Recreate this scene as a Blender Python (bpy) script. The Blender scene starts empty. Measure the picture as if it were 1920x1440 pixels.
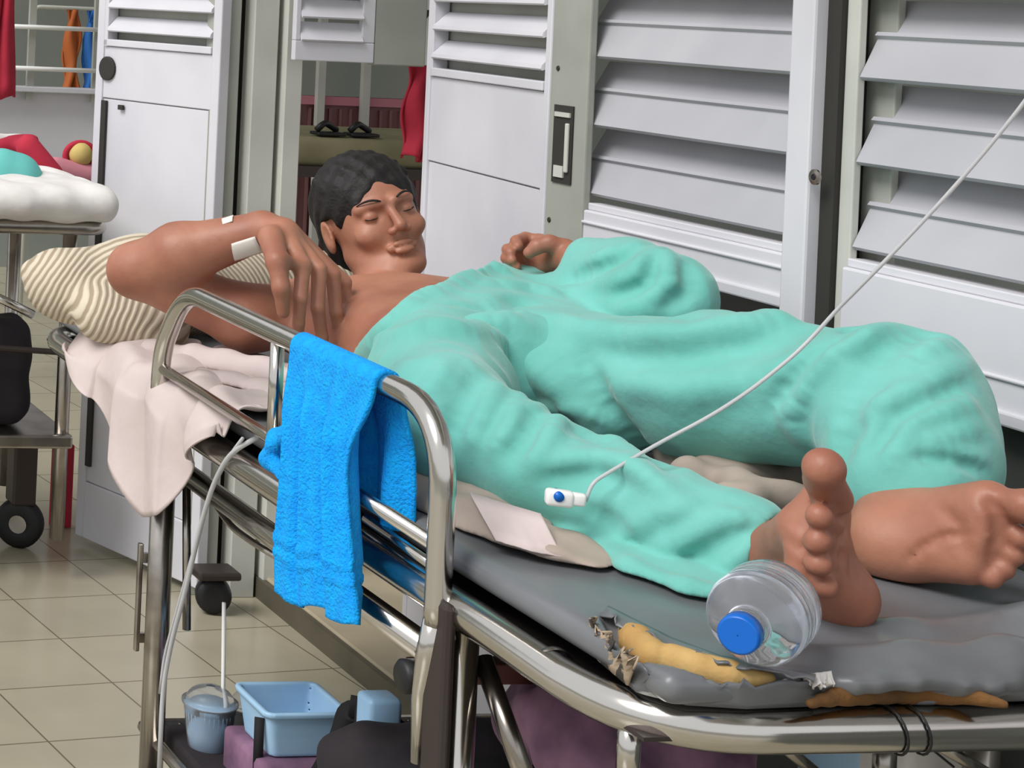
import bpy, bmesh, math, random
import numpy as np
from mathutils import Vector, Matrix
random.seed(4)
S = bpy.context.scene
COL = S.collection
# ------------------------------------------------------------------ camera
F = 3500.; PX = -425.; PY = -36.; ROLL = .045; YAW = math.atan(525 / 3500.); H = 1.37
cd = bpy.data.cameras.new('camera'); cam = bpy.data.objects.new('camera', cd); COL.objects.link(cam)
S.camera = cam
cd.sensor_width = 36; cd.lens = F / 1920 * 36
cd.shift_x = (960 - PX) / 1920; cd.shift_y = -(720 - PY) / 1920
cd.clip_start = .05; cd.clip_end = 200
fw = Vector((math.sin(YAW), math.cos(YAW), 0)); rt = Vector((math.cos(YAW), -math.sin(YAW), 0)); up = Vector((0, 0, 1))
cr, sr = math.cos(ROLL), math.sin(ROLL)
# image right axis / image up axis expressed in the world
cx = rt * cr + up * sr; cy = up * cr - rt * sr
m = Matrix((cx, cy, -fw)).transposed().to_4x4(); m.translation = (0, 0, H)
cam.matrix_world = m
# ------------------------------------------------------------------ light
S.view_settings.view_transform = 'Standard'; S.view_settings.look = 'None'
S.view_settings.gamma = 1; S.view_settings.use_curve_mapping = False
S.view_settings.exposure = 0.38
w = bpy.data.worlds.new('world'); S.world = w; w.use_nodes = True
nt = w.node_tree; nt.nodes.clear()
wo = nt.nodes.new('ShaderNodeOutputWorld'); bg = nt.nodes.new('ShaderNodeBackground')
tc = nt.nodes.new('ShaderNodeTexCoord'); sep = nt.nodes.new('ShaderNodeSeparateXYZ')
ramp = nt.nodes.new('ShaderNodeValToRGB')
nt.links.new(tc.outputs['Generated'], sep.inputs[0]); nt.links.new(sep.outputs['Z'], ramp.inputs[0])
e = ramp.color_ramp.elements
e[0].position = -.01; e[0].color = (.40, .39, .35, 1); e[1].position = .03; e[1].color = (.95, .97, 1, 1)
nt.links.new(ramp.outputs[0], bg.inputs[0]); bg.inputs[1].default_value = .74
nt.links.new(bg.outputs[0], wo.inputs[0])
sl = bpy.data.lights.new('sky_sun', 'SUN'); sl.energy = 2.1; sl.angle = math.radians(30); sl.color = (1, .98, .95)
so = bpy.data.objects.new('sky_sun', sl); COL.objects.link(so)
so.rotation_euler = Vector((-.62, -.22, .75)).to_track_quat('Z', 'Y').to_euler()

# ------------------------------------------------------------------ helpers
def ray(px, py):
    u = (px - PX) / F; v = -(py - PY) / F
    X = u * cr - v * sr; Z = u * sr + v * cr
    return Vector((math.cos(YAW) * X + math.sin(YAW), -math.sin(YAW) * X + math.cos(YAW), Z))
def at(px, py, x=None, y=None, z=None):
    r = ray(px, py)
    t = x / r.x if x is not None else y / r.y if y is not None else (z - H) / r.z
    return Vector((0, 0, H)) + r * t
def lin(c):
    return tuple((v / 255 / 12.92 if v / 255 <= .04045 else ((v / 255 + .055) / 1.055) ** 2.4) for v in c) + (1,)
def mat(name, c, rough=.6, metal=0, c2=None, scale=6, bump=0, bscale=60, stretch=(1, 1, 1), spec=.5, detail=4, trans=0, sub=0, sheen=0, ior=1.45, cpos=(.35, .65), coat=0):
    M = bpy.data.materials.new(name); M.use_nodes = True; t = M.node_tree; b = t.nodes['Principled BSDF']
    b.inputs['Base Color'].default_value = lin(c); b.inputs['Roughness'].default_value = rough
    b.inputs['Metallic'].default_value = metal; b.inputs['Specular IOR Level'].default_value = spec
    b.inputs['Transmission Weight'].default_value = trans; b.inputs['IOR'].default_value = ior
    if coat: b.inputs['Coat Weight'].default_value = coat
    if sub:
        b.inputs['Subsurface Weight'].default_value = sub; b.inputs['Subsurface Radius'].default_value = (.012, .005, .003); b.inputs['Subsurface Scale'].default_value = .5
    if sheen: b.inputs['Sheen Weight'].default_value = sheen
    co = t.nodes.new('ShaderNodeTexCoord'); mp = t.nodes.new('ShaderNodeMapping'); mp.inputs['Scale'].default_value = stretch
    t.links.new(co.outputs['Object'], mp.inputs[0])
    if c2:
        n = t.nodes.new('ShaderNodeTexNoise'); n.inputs['Scale'].default_value = scale; n.inputs['Detail'].default_value = detail
        r = t.nodes.new('ShaderNodeValToRGB'); r.color_ramp.elements[0].color = lin(c); r.color_ramp.elements[1].color = lin(c2)
        r.color_ramp.elements[0].position = cpos[0]; r.color_ramp.elements[1].position = cpos[1]
        t.links.new(mp.outputs[0], n.inputs['Vector']); t.links.new(n.outputs[0], r.inputs[0]); t.links.new(r.outputs[0], b.inputs['Base Color'])
    if bump:
        n = t.nodes.new('ShaderNodeTexNoise'); n.inputs['Scale'].default_value = bscale; n.inputs['Detail'].default_value = 3
        bm_ = t.nodes.new('ShaderNodeBump'); bm_.inputs['Strength'].default_value = bump; bm_.inputs['Distance'].default_value = .004
        t.links.new(mp.outputs[0], n.inputs['Vector']); t.links.new(n.outputs[0], bm_.inputs['Height']); t.links.new(bm_.outputs[0], b.inputs['Normal'])
    return M
def link(name, me, material=None, parent=None, smooth=True):
    o = bpy.data.objects.new(name, me); COL.objects.link(o)
    if material: me.materials.append(material)
    if smooth:
        for p in me.polygons: p.use_smooth = True
    if parent:
        o.parent = parent
        o.matrix_parent_inverse = Matrix.Translation(-Vector(parent.location))
    return o
def from_bm(name, bm, material=None, parent=None, smooth=False):
    me = bpy.data.meshes.new(name); bmesh.ops.recalc_face_normals(bm, faces=bm.faces); bm.to_mesh(me); bm.free()
    return link(name, me, material, parent, smooth)
def tag(o, label=None, cat=None, group=None, kind=None):
    if label: o['label'] = label
    if cat: o['category'] = cat
    if group: o['group'] = group
    if kind: o['kind'] = kind
    return o
def empty(name, loc, label=None, cat=None, group=None, kind=None):
    o = bpy.data.objects.new(name, None); COL.objects.link(o); o.location = loc; o.empty_display_size = .05
    return tag(o, label, cat, group, kind)
def box(bm, lo, hi, bev=0, M=None):
    lo = Vector(lo); hi = Vector(hi)
    r = bmesh.ops.create_cube(bm, size=1)
    vs = r['verts']
    bmesh.ops.scale(bm, vec=hi - lo, verts=vs); bmesh.ops.translate(bm, vec=(lo + hi) / 2, verts=vs)
    if M is not None: bmesh.ops.transform(bm, matrix=M, verts=vs)
    if bev:
        es = list({e_ for v in vs for e_ in v.link_edges})
        bmesh.ops.bevel(bm, geom=es, offset=bev, segments=2, affect='EDGES', profile=.5)
def fillet(pts, rad, seg=6, closed=False):
    pts = [Vector(p) for p in pts]; n = len(pts); out = []
    for i, p in enumerate(pts):
        if not closed and i in (0, n - 1): out.append(p); continue
        a = pts[i - 1]; b = pts[(i + 1) % n]
        r_ = rad[i] if isinstance(rad, (list, tuple)) else rad
        da = (a - p); db = (b - p); k = min(r_, da.length * .49, db.length * .49)
        A_ = p + da.normalized() * k; B_ = p + db.normalized() * k
        for j in range(seg + 1):
            t = j / seg; out.append(A_ * (1 - t) ** 2 + p * 2 * t * (1 - t) + B_ * t * t)
    return out
def tube(bm, pts, r, n=12, closed=False, caps=True):
    pts = [Vector(p) for p in pts]
    q = [pts[0]]
    for p in pts[1:]:
        if (p - q[-1]).length > 1e-5: q.append(p)
    pts = q; N = len(pts); rings = []; nrm = None
    for i, p in enumerate(pts):
        if closed: t = (pts[(i + 1) % N] - pts[i - 1]).normalized()
        else: t = (pts[min(i + 1, N - 1)] - pts[max(i - 1, 0)]).normalized()
        if nrm is None:
            nrm = t.orthogonal().normalized()
        nrm = (nrm - t * nrm.dot(t)).normalized(); bn = t.cross(nrm)
        rr = r[i] if isinstance(r, (list, tuple)) else r
        rings.append([bm.verts.new(p + (nrm * math.cos(a) + bn * math.sin(a)) * rr) for a in [2 * math.pi * k / n for k in range(n)]])
    for i in range(N if closed else N - 1):
        A_ = rings[i]; B_ = rings[(i + 1) % N]
        for k in range(n):
            try: bm.faces.new((A_[k], A_[(k + 1) % n], B_[(k + 1) % n], B_[k]))
            except ValueError: pass
    if caps and not closed:
        bm.faces.new(list(reversed(rings[0]))); bm.faces.new(rings[-1])
def tube_obj(name, pts, r, material, parent=None, n=12, closed=False):
    bm = bmesh.new(); tube(bm, pts, r, n, closed); o = from_bm(name, bm, material, parent, True)
    return o
def lathe(bm, prof, p0, axis, n=32, caps=(False, False)):
    axis = Vector(axis).normalized(); u = axis.orthogonal().normalized(); v = axis.cross(u); p0 = Vector(p0); rings = []
    for (h, r) in prof:
        rings.append([bm.verts.new(p0 + axis * h + (u * math.cos(2 * math.pi * k / n) + v * math.sin(2 * math.pi * k / n)) * r) for k in range(n)])
    for A_, B_ in zip(rings, rings[1:]):
        for k in range(n): bm.faces.new((A_[k], A_[(k + 1) % n], B_[(k + 1) % n], B_[k]))
    if caps[0]: bm.faces.new(list(reversed(rings[0])))
    if caps[1]: bm.faces.new(rings[-1])
def ss(a, b, x): 
    t = min(1, max(0, (x - a) / (b - a))); return t * t * (3 - 2 * t)

# signed distance modelling: smooth unions of tapered capsules and ellipsoids meshed by surface nets
class SDF:
    def __init__(s, lo, hi, h):
        s.lo = np.array(lo, float); s.h = h
        s.n = np.ceil((np.array(hi, float) - s.lo) / h).astype(int) + 1
        s.d = np.full(s.n, .06, np.float32)
    def sl(s, lo, hi):
        a = np.maximum(0, np.floor((np.array(lo) - s.lo) / s.h).astype(int)); b = np.minimum(s.n, np.ceil((np.array(hi) - s.lo) / s.h).astype(int) + 1)
        if np.any(b <= a): return None
        g = [(np.arange(a[i], b[i]) * s.h + s.lo[i]).astype(np.float32) for i in range(3)]
        return (slice(a[0], b[0]), slice(a[1], b[1]), slice(a[2], b[2])), g[0][:, None, None], g[1][None, :, None], g[2][None, None, :]
    def comb(s, q, nd, k, sub):
        d = s.d[q]
        if sub: d = -d
        if k > 0:
            hh = np.clip(.5 + .5 * (nd - d) / k, 0, 1); r = nd + (d - nd) * hh - k * hh * (1 - hh)
        else: r = np.minimum(d, nd)
        s.d[q] = -r if sub else r
    def cap(s, a, b, ra, rb=None, k=.01, sub=False):
        rb = ra if rb is None else rb; a = np.array(a, float); b = np.array(b, float); R_ = max(ra, rb) + k * 1.5 + .012
        r = s.sl(np.minimum(a, b) - R_, np.maximum(a, b) + R_)
        if r is None: return
        q, X, Y, Z = r; ba = b - a; L = max(1e-9, ba.dot(ba))
        t = np.clip(((X - a[0]) * ba[0] + (Y - a[1]) * ba[1] + (Z - a[2]) * ba[2]) / L, 0, 1)
        nd = np.sqrt((X - a[0] - t * ba[0]) ** 2 + (Y - a[1] - t * ba[1]) ** 2 + (Z - a[2] - t * ba[2]) ** 2) - (ra + (rb - ra) * t)
        s.comb(q, nd, k, sub)
    def chain(s, pts, rs, k=.01, sub=False):
        if not isinstance(rs, (list, tuple)): rs = [rs] * len(pts)
        for i in range(len(pts) - 1): s.cap(pts[i], pts[i + 1], rs[i], rs[i + 1], k, sub)
    def ell(s, c, rad, R_=None, k=.01, sub=False):
        c = np.array(c, float); m_ = max(rad) + k * 1.5 + .012
        r = s.sl(c - m_, c + m_)
        if r is None: return
        q, X, Y, Z = r; M = np.eye(3) if R_ is None else np.array(R_)  # rows = local axes
        x, y, z = X - c[0], Y - c[1], Z - c[2]
        l = [M[i][0] * x + M[i][1] * y + M[i][2] * z for i in range(3)]
        k0 = np.sqrt(sum((l[i] / rad[i]) ** 2 for i in range(3))) + 1e-6
        k1 = np.sqrt(sum((l[i] / rad[i] ** 2) ** 2 for i in range(3))) + 1e-6
        s.comb(q, k0 * (k0 - 1) / k1, k, sub)
    def rbox(s, c, hs, r0, R_=None, k=.01, sub=False):
        c = np.array(c, float); m_ = np.linalg.norm(hs) + k * 1.5 + .012
        r = s.sl(c - m_, c + m_)
        if r is None: return
        q, X, Y, Z = r; M = np.eye(3) if R_ is None else np.array(R_)
        x, y, z = X - c[0], Y - c[1], Z - c[2]
        l = [np.abs(M[i][0] * x + M[i][1] * y + M[i][2] * z) - (hs[i] - r0) for i in range(3)]
        nd = np.sqrt(sum(np.maximum(v, 0) ** 2 for v in l)) + np.minimum(np.maximum(np.maximum(l[0], l[1]), l[2]), 0) - r0
        s.comb(q, nd, k, sub)
    def grid(s):
        return [(np.arange(s.n[i]) * s.h + s.lo[i]).astype(np.float32).reshape([-1 if j == i else 1 for j in range(3)]) for i in range(3)]
    def floor_cut(s, z):
        X, Y, Z = s.grid(); s.d = np.maximum(s.d, z - Z)
    def mesh(s, name, smooth=1):
        d = s.d; n = s.n; neg = d < 0
        c = [neg[i:n[0] - 1 + i, j:n[1] - 1 + j, k:n[2] - 1 + k] for i in (0, 1) for j in (0, 1) for k in (0, 1)]
        al = c[0].copy(); an = c[0].copy()
        for v in c[1:]: al &= v; an |= v
        act = an & ~al
        idx = np.argwhere(act); vid = np.full(act.shape, -1, np.int32); vid[act] = np.arange(len(idx))
        off = [(i, j, k) for i in (0, 1) for j in (0, 1) for k in (0, 1)]
        val = np.stack([d[idx[:, 0] + o[0], idx[:, 1] + o[1], idx[:, 2] + o[2]] for o in off], 1)
        P = np.zeros((len(idx), 3)); W = np.zeros(len(idx))
        for a in range(8):
            for b in range(a + 1, 8):
                if sum(abs(off[a][t] - off[b][t]) for t in range(3)) != 1: continue
                va, vb = val[:, a], val[:, b]; mk = (va < 0) != (vb < 0)
                t = np.where(mk, va / np.where(mk, va - vb, 1), 0)
                pa = np.array(off[a], float); pb = np.array(off[b], float)
                P += np.where(mk[:, None], pa + (pb - pa) * t[:, None], 0); W += mk
        P = (P / W[:, None] + idx) * s.h + s.lo
        faces = []
        for ax in range(3):
            u, v = (ax + 1) % 3, (ax + 2) % 3
            sa = [slice(None)] * 3; sb = [slice(None)] * 3; sa[ax] = slice(0, -1); sb[ax] = slice(1, None)
            A_ = neg[tuple(sa)]; B_ = neg[tuple(sb)]; ed = np.argwhere(A_ != B_)
            ed = ed[(ed[:, u] > 0) & (ed[:, v] > 0) & (ed[:, u] < n[u] - 1) & (ed[:, v] < n[v] - 1)]
            flip = A_[ed[:, 0], ed[:, 1], ed[:, 2]]
            q = []
            for du, dv in ((-1, -1), (0, -1), (0, 0), (-1, 0)):
                e2 = ed.copy(); e2[:, u] += du; e2[:, v] += dv; q.append(vid[e2[:, 0], e2[:, 1], e2[:, 2]])
            q = np.stack(q, 1); q[~flip] = q[~flip][:, ::-1]; faces.append(q)
        Fc = np.concatenate(faces)
        E_ = np.concatenate([Fc[:, [0, 1]], Fc[:, [1, 2]], Fc[:, [2, 3]], Fc[:, [3, 0]]])
        for _ in range(smooth):
            for lam in (.5, -.45):
                acc = np.stack([np.bincount(E_[:, 0], P[E_[:, 1], i], len(P)) + np.bincount(E_[:, 1], P[E_[:, 0], i], len(P)) for i in range(3)], 1)
                cnt = np.bincount(E_[:, 0], minlength=len(P)) + np.bincount(E_[:, 1], minlength=len(P))
                P = P + lam * (acc / np.maximum(cnt, 1)[:, None] - P)
        me = bpy.data.meshes.new(name)
        me.vertices.add(len(P)); me.vertices.foreach_set('co', P.astype(np.float32).ravel())
        me.loops.add(len(Fc) * 4); me.loops.foreach_set('vertex_index', Fc.astype(np.int32).ravel())
        me.polygons.add(len(Fc)); me.polygons.foreach_set('loop_start', np.arange(0, len(Fc) * 4, 4, dtype=np.int32))
        me.update(calc_edges=True); me.validate()
        return me
def axes(z_dir, x_hint):
    z = Vector(z_dir).normalized(); x = Vector(x_hint); x = (x - z * x.dot(z)).normalized(); y = z.cross(x)
    return x, y, z
def hit(sd, px, py):
    r = ray(px, py); ts = np.arange(1.2, 4.2, .003)
    P_ = np.array([0, 0, H])[None] + np.array(r)[None] * ts[:, None]
    I = np.round((P_ - sd.lo) / sd.h).astype(int); ok = np.all((I >= 0) & (I < sd.n), 1)
    v = np.ones(len(ts)); v[ok] = sd.d[I[ok, 0], I[ok, 1], I[ok, 2]]
    w_ = np.argwhere(v < 0)
    return P_[w_[0, 0]] if len(w_) else None
def folds(sd, strokes):
    """raise or press long soft folds into the surface of a garment"""
    for pts, amp, wd in strokes:
        fld = np.zeros(sd.n, np.float32); Q = []
        for (a0, a1), (b0, b1) in zip(pts, pts[1:]):
            n_ = max(2, int(math.hypot(b0 - a0, b1 - a1) / 9))
            for i in range(n_): Q.append((a0 + (b0 - a0) * i / n_, a1 + (b1 - a1) * i / n_))
        Q.append(pts[-1])
        for i, (a_, b_) in enumerate(Q):
            h_ = hit(sd, a_, b_)
            if h_ is None: continue
            f = min(1, .25 + 4 * min(i, len(Q) - 1 - i) / len(Q)); R_ = 2.6 * wd
            r = sd.sl(h_ - R_, h_ + R_)
            if r is None: continue
            q, X, Y, Z = r
            fld[q] = np.maximum(fld[q], f * np.exp(-((X - h_[0]) ** 2 + (Y - h_[1]) ** 2 + (Z - h_[2]) ** 2) / wd ** 2))
        sd.d -= amp * 2.2 * fld
# value-noise style folds made of sines, in numpy
def waves(X, Y, Z, dirs):
    r = 0
    for (dx, dy, dz, ph, amp) in dirs: r = r + amp * np.sin(dx * X + dy * Y + dz * Z + ph)
    return r

# ------------------------------------------------------------------ materials
M = {}
M['chrome'] = mat('polished steel', (200, 196, 190), .16, 1, bump=.06, bscale=20)
M['chrome_old'] = mat('worn steel', (176, 170, 163), .26, 1, c2=(120, 112, 106), scale=14, cpos=(.45, .8))
M['dark_metal'] = mat('dark metal', (70, 62, 60), .45, .6)
M['rust'] = mat('red brown painted steel', (92, 52, 48), .55)
M['black'] = mat('black rubber', (22, 22, 24), .5)
M['wall_white'] = mat('white painted metal', (214, 213, 218), .38, c2=(200, 199, 206), scale=3)
M['slat'] = mat('grey white louvre paint', (178, 178, 183), .42, c2=(168, 168, 174), scale=5)
M['jamb'] = mat('grey green painted frame', (168, 170, 162), .5, c2=(150, 152, 143), scale=4)
M['jamb_light'] = mat('pale painted frame', (198, 198, 190), .5, c2=(184, 185, 178), scale=5)
M['dark_gap'] = mat('dark recess', (48, 46, 42), .7)
M['low_wall'] = mat('dark grey green wall', (88, 92, 88), .6, c2=(68, 70, 68), scale=4)
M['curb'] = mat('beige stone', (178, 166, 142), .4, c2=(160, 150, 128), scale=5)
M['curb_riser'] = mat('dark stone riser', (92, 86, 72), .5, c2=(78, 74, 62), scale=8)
M['vinyl'] = mat('grey vinyl', (112, 114, 118), .33, c2=(98, 99, 101), scale=5, bump=.25, bscale=14)
M['foam'] = mat('yellow foam', (196, 164, 106), .9, c2=(176, 138, 82), scale=16, bump=.3, bscale=120)
M['cloth_lining'] = mat('worn lining', (168, 150, 128), .9, c2=(60, 54, 50), scale=60, cpos=(.5, .56))
M['gown'] = mat('teal cotton', (100, 176, 164), .85, c2=(112, 186, 176), scale=9, bump=.4, bscale=45, sheen=.3)
M['skin'] = mat('skin', (176, 122, 98), .48, c2=(150, 96, 77), scale=9, sub=.12, bump=.12, bscale=120)
M['hair'] = mat('black hair', (24, 20, 20), .65, bump=.6, bscale=90)
M['towel'] = mat('blue terry', (0, 166, 246), .95, c2=(0, 150, 238), scale=60, bump=1., bscale=260)
M['sheet'] = mat('off white cotton', (204, 190, 187), .85, c2=(192, 177, 174), scale=6, bump=.3, bscale=40)
M['grey_sheet'] = mat('grey beige cotton', (170, 156, 144), .88, c2=(156, 142, 132), scale=7, bump=.3, bscale=40)
M['tape'] = mat('white medical tape', (226, 222, 214), .6)
M['clear'] = mat('clear plastic', (238, 240, 244), .06, trans=.92, ior=1.3)
M['cup_clear'] = mat('clear cup plastic', (240, 242, 244), .08, trans=.9, ior=1.2)
M['tubing'] = mat('clear tubing', (214, 214, 216), .25, trans=.35, ior=1.3)
M['blue'] = mat('blue plastic', (0, 96, 190), .35)
M['white_plastic'] = mat('white plastic', (232, 232, 230), .35)
M['pale_blue'] = mat('pale blue plastic', (164, 200, 228), .4, c2=(150, 188, 220), scale=8)
M['strap'] = mat('black webbing', (20, 18, 22), .8)
M['purple'] = mat('purple printed cloth', (142, 104, 130), .9, c2=(86, 62, 84), scale=12)
M['dark_cloth'] = mat('black cloth', (28, 24, 30), .9, c2=(42, 36, 40), scale=10)
M['red'] = mat('crimson cloth', (186, 44, 66), .85, c2=(160, 34, 56), scale=6, bump=.3, bscale=20)
M['pink'] = mat('dusty pink cloth', (196, 128, 140), .85)
M['yellow'] = mat('pale yellow cloth', (206, 182, 112), .85)
M['teal2'] = mat('teal cloth', (104, 190, 184), .85, bump=.3, bscale=18)
M['white_cloth'] = mat('white cotton', (226, 224, 220), .85, c2=(214, 208, 206), scale=16, bump=.4, bscale=25)
M['olive'] = mat('olive cushion', (140, 134, 104), .8, c2=(120, 116, 88), scale=5)
M['pink_panel'] = mat('dusty pink panel', (132, 92, 92), .7)
M['far_wall'] = mat('grey green wall', (150, 154, 146), .8, c2=(136, 142, 136), scale=2)
M['orange'] = mat('orange cloth', (170, 92, 44), .85)
M['deep_blue'] = mat('blue cloth', (44, 104, 178), .85)
M['brown_wood'] = mat('varnished wood', (150, 112, 62), .5)

# floor tiles
Mt = bpy.data.materials.new('beige floor tiles'); Mt.use_nodes = True; t = Mt.node_tree; b = t.nodes['Principled BSDF']
co = t.nodes.new('ShaderNodeTexCoord'); mp = t.nodes.new('ShaderNodeMapping'); mp.inputs['Rotation'].default_value = (0, 0, -.125); mp.inputs['Location'].default_value = (.03, .11, 0)
br = t.nodes.new('ShaderNodeTexBrick'); br.offset = 0; br.inputs['Scale'].default_value = 1
br.inputs['Brick Width'].default_value = .25; br.inputs['Row Height'].default_value = .25; br.inputs['Mortar Size'].default_value = .0022; br.inputs['Mortar Smooth'].default_value = .3
br.inputs['Color1'].default_value = lin((182, 174, 152)); br.inputs['Color2'].default_value = lin((174, 167, 146)); br.inputs['Mortar'].default_value = lin((112, 104, 84))
nz = t.nodes.new('ShaderNodeTexNoise'); nz.inputs['Scale'].default_value = 5; mx = t.nodes.new('ShaderNodeMix'); mx.data_type = 'RGBA'; mx.blend_type = 'MULTIPLY'; mx.inputs[0].default_value = .25
t.links.new(co.outputs['Object'], mp.inputs[0]); t.links.new(mp.outputs[0], br.inputs['Vector']); t.links.new(br.outputs['Color'], mx.inputs[6]); t.links.new(nz.outputs[0], mx.inputs[7])
t.links.new(co.outputs['Object'], nz.inputs['Vector']); t.links.new(mx.outputs[2], b.inputs['Base Color']); b.inputs['Roughness'].default_value = .22

# ------------------------------------------------------------------ setting
WX = 1.86            # room face of the louvred wall
def slab(name, lo, hi, material, bev=0, parent=None, kind='structure', Mx=None):
    bm = bmesh.new(); box(bm, lo, hi, bev, Mx); o = from_bm(name, bm, material, parent)
    if parent is None and kind: o['kind'] = kind
    return o
slab('floor', (-4, -2, -.1), (9, 12, 0), Mt)
slab('ceiling', (.9, -1.2, 3.3), (9, 12, 3.4), M['wall_white'])
# low wall under the windows and the threshold beyond
slab('wall_right', (WX + .022, .2, 0), (WX + .16, 3.02, .93), M['low_wall'])
slab('wall_back', (-4, 9.0, 0), (9, 9.1, 3.3), M['far_wall'])
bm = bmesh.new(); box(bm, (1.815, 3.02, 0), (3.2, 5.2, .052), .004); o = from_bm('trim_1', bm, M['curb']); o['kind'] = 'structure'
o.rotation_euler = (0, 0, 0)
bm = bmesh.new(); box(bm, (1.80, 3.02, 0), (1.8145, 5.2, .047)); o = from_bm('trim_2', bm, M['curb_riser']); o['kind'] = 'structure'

def z_at(px, py, x): return at(px, py, x=x).z
def y_at(px, py, x): return at(px, py, x=x).y
zr = [z_at(1633, 67, WX + .03), z_at(1620, 224, WX + .03), z_at(1611, 381, WX + .03)]
pitch = (zr[0] - zr[2]) / 2
yA0, yA1 = y_at(1500, 300, WX), y_at(1092, 300, WX)   # left window (near end, far end)
yB1 = y_at(1592, 200, WX)
def louvre_mesh(y0, y1, material, parent, zridge, n, extra_below=0):
    bm = bmesh.new()
    for i in range(n):
        z = zridge + i * pitch
        # cross-section: front lower lip, middle rib, back upper edge
        pr = [(-.025, -.060), (-.028, -.057), (-.003, -.004), (-.008, .001), (-.004, .006), (.003, .004), (.030, .050), (.033, .046), (.005, -.004), (-.021, -.062)]
        A_ = [bm.verts.new((WX + .03 + a, y0, z + c)) for a, c in pr]; B_ = [bm.verts.new((WX + .03 + a, y1, z + c)) for a, c in pr]
        k = len(pr)
        for j in range(k): bm.faces.new((A_[j], A_[(j + 1) % k], B_[(j + 1) % k], B_[j]))
        bm.faces.new(A_); bm.faces.new(list(reversed(B_)))
    return from_bm('louvre_slats', bm, material, parent)
def window(idx, y0, y1, zbot, end_gap):
    root = empty('window_%d' % idx, (WX, (y0 + y1) / 2, zbot)); root['kind'] = 'structure'
    zt = 1.98
    zs = z_at(1566, 448, WX) + .0
    louvre_mesh(y0 + end_gap, y1 + (.055 if idx == 1 else -.001), M['slat'], root, zr[2], 8)
    # bottom rail and panel
    bm = bmesh.new()
    zb = zs - .022
    box(bm, (WX - .012, y0, zbot), (WX + .02, y1, zb - .012), .003)
    box(bm, (WX - .004, y0, zb - .012), (WX + .03, y1, zb), .002)
    box(bm, (WX - .020, y0, zbot - .004), (WX + .0, y1, zbot + .014), .003)
    box(bm, (WX - .016, y0, zbot + .05), (WX - .0, y1, zbot + .055), .002)
    from_bm('bottom_panel', bm, M['wall_white'], root)
    bm = bmesh.new(); box(bm, (WX - .02, y0, zt - .04), (WX + .03, y1, zt), .003); from_bm('top_rail', bm, M['slat'], root)
    return root
zbotA = z_at(1329, 532, WX); zbotB = z_at(1900, 792, WX)
w1 = window(1, yA0 + .001, y_at(1096, 300, WX - .0135) - .0005, zbotA, .016)
yB1 = y_at(1601, 300, WX)
w2 = window(2, .9, yB1 - .0005, zbotB, .03)
# dark joint, pale stile and green jamb at the left edge of window 2
ya, yb_, yc_, yd = [y_at(p_, 300, WX) for p_ in (1512, 1550, 1576, 1601)]
bm = bmesh.new(); box(bm, (WX + .0, yd, zbotB), (WX + .012, yc_ - .0005, 1.98), .002); from_bm('stile', bm, M['jamb_light'], w2)
bm = bmesh.new(); box(bm, (WX + .034, yd - .029, zbotB), (WX + .046, yc_, 1.979), .002); from_bm('jamb_face', bm, M['jamb'], w2)
bm = bmesh.new(); box(bm, (WX - .028, yb_, .93), (WX + .05, ya + .008, 1.979), .004)
o = from_bm('trim_3', bm, M['wall_white']); o['kind'] = 'structure'
bm = bmesh.new(); box(bm, (WX - .008, yc_, .93), (WX + .05, yb_ - .0005, 1.979)); o = from_bm('trim_4', bm, M['dark_gap']); o['kind'] = 'structure'
bm = bmesh.new(); box(bm, (WX + .075, ya + .01, .985), (WX + .09, ya + .09, z_at(1500, 225, WX + .08))); o = from_bm('trim_21', bm, M['brown_wood']); o['kind'] = 'structure'
bm = bmesh.new(); c = at(1530, 332, x=WX - .029); lathe(bm, [(0, .011), (.003, .011), (.004, .006)], c, (-1, 0, 0), 16, (True, True)); sc = from_bm('screw', bm, M['chrome_old'], bpy.data.objects['trim_3'])
bm = bmesh.new(); lathe(bm, [(0.0035, .005), (.005, .004)], c, (-1, 0, 0), 12, (True, True)); from_bm('screw_slot', bm, M['black'], sc)
slab('trim_5', (WX - .022, .2, 1.98), (WX + .1, 3.02, 2.08), M['wall_white'])
slab('wall_top', (WX, .2, 2.08), (WX + .14, 5.2, 3.3), M['far_wall'])

# wall-end post with the lock recess (between door 3 and window 1)
PXc = WX - .0135
yp0, yp1 = y_at(1096, 300, PXc), y_at(1026, 300, PXc)
bm = bmesh.new(); box(bm, (PXc, yp0, 0), (PXc + .0145, yp1, 2.0795), .003); post = from_bm('trim_6', bm, M['jamb']); post['kind'] = 'structure'
c0 = at(1076, 200, x=PXc - .002); c1 = at(1034, 340, x=PXc - .002)
bm = bmesh.new(); box(bm, (PXc - .003, c0.y, c1.z), (PXc + .001, c1.y, c0.z)); rec = from_bm('lock_recess', bm, M['dark_gap'], post); rec['label'] = 'dark rusty lock recess'
bm = bmesh.new(); box(bm, (PXc - .008, c0.y + .006, c1.z + .02), (PXc - .003, c0.y + .016, c0.z - .03), .002, None)
box(bm, (PXc - .006, c0.y + .02, c1.z + .01), (PXc - .003, c1.y - .01, c1.z + .03)); box(bm, (PXc - .006, c0.y + .006, c0.z - .02), (PXc - .003, c1.y - .006, c0.z - .012))
from_bm('latch_plate', bm, M['jamb_light'], rec)
for p in ((1047, 128), (1030, 412)):
    bm = bmesh.new(); lathe(bm, [(0, .005), (.002, .004)], at(*p, x=PXc), (-1, 0, 0), 12, (True, True)); from_bm('screw', bm, M['dark_metal'], post)

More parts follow.
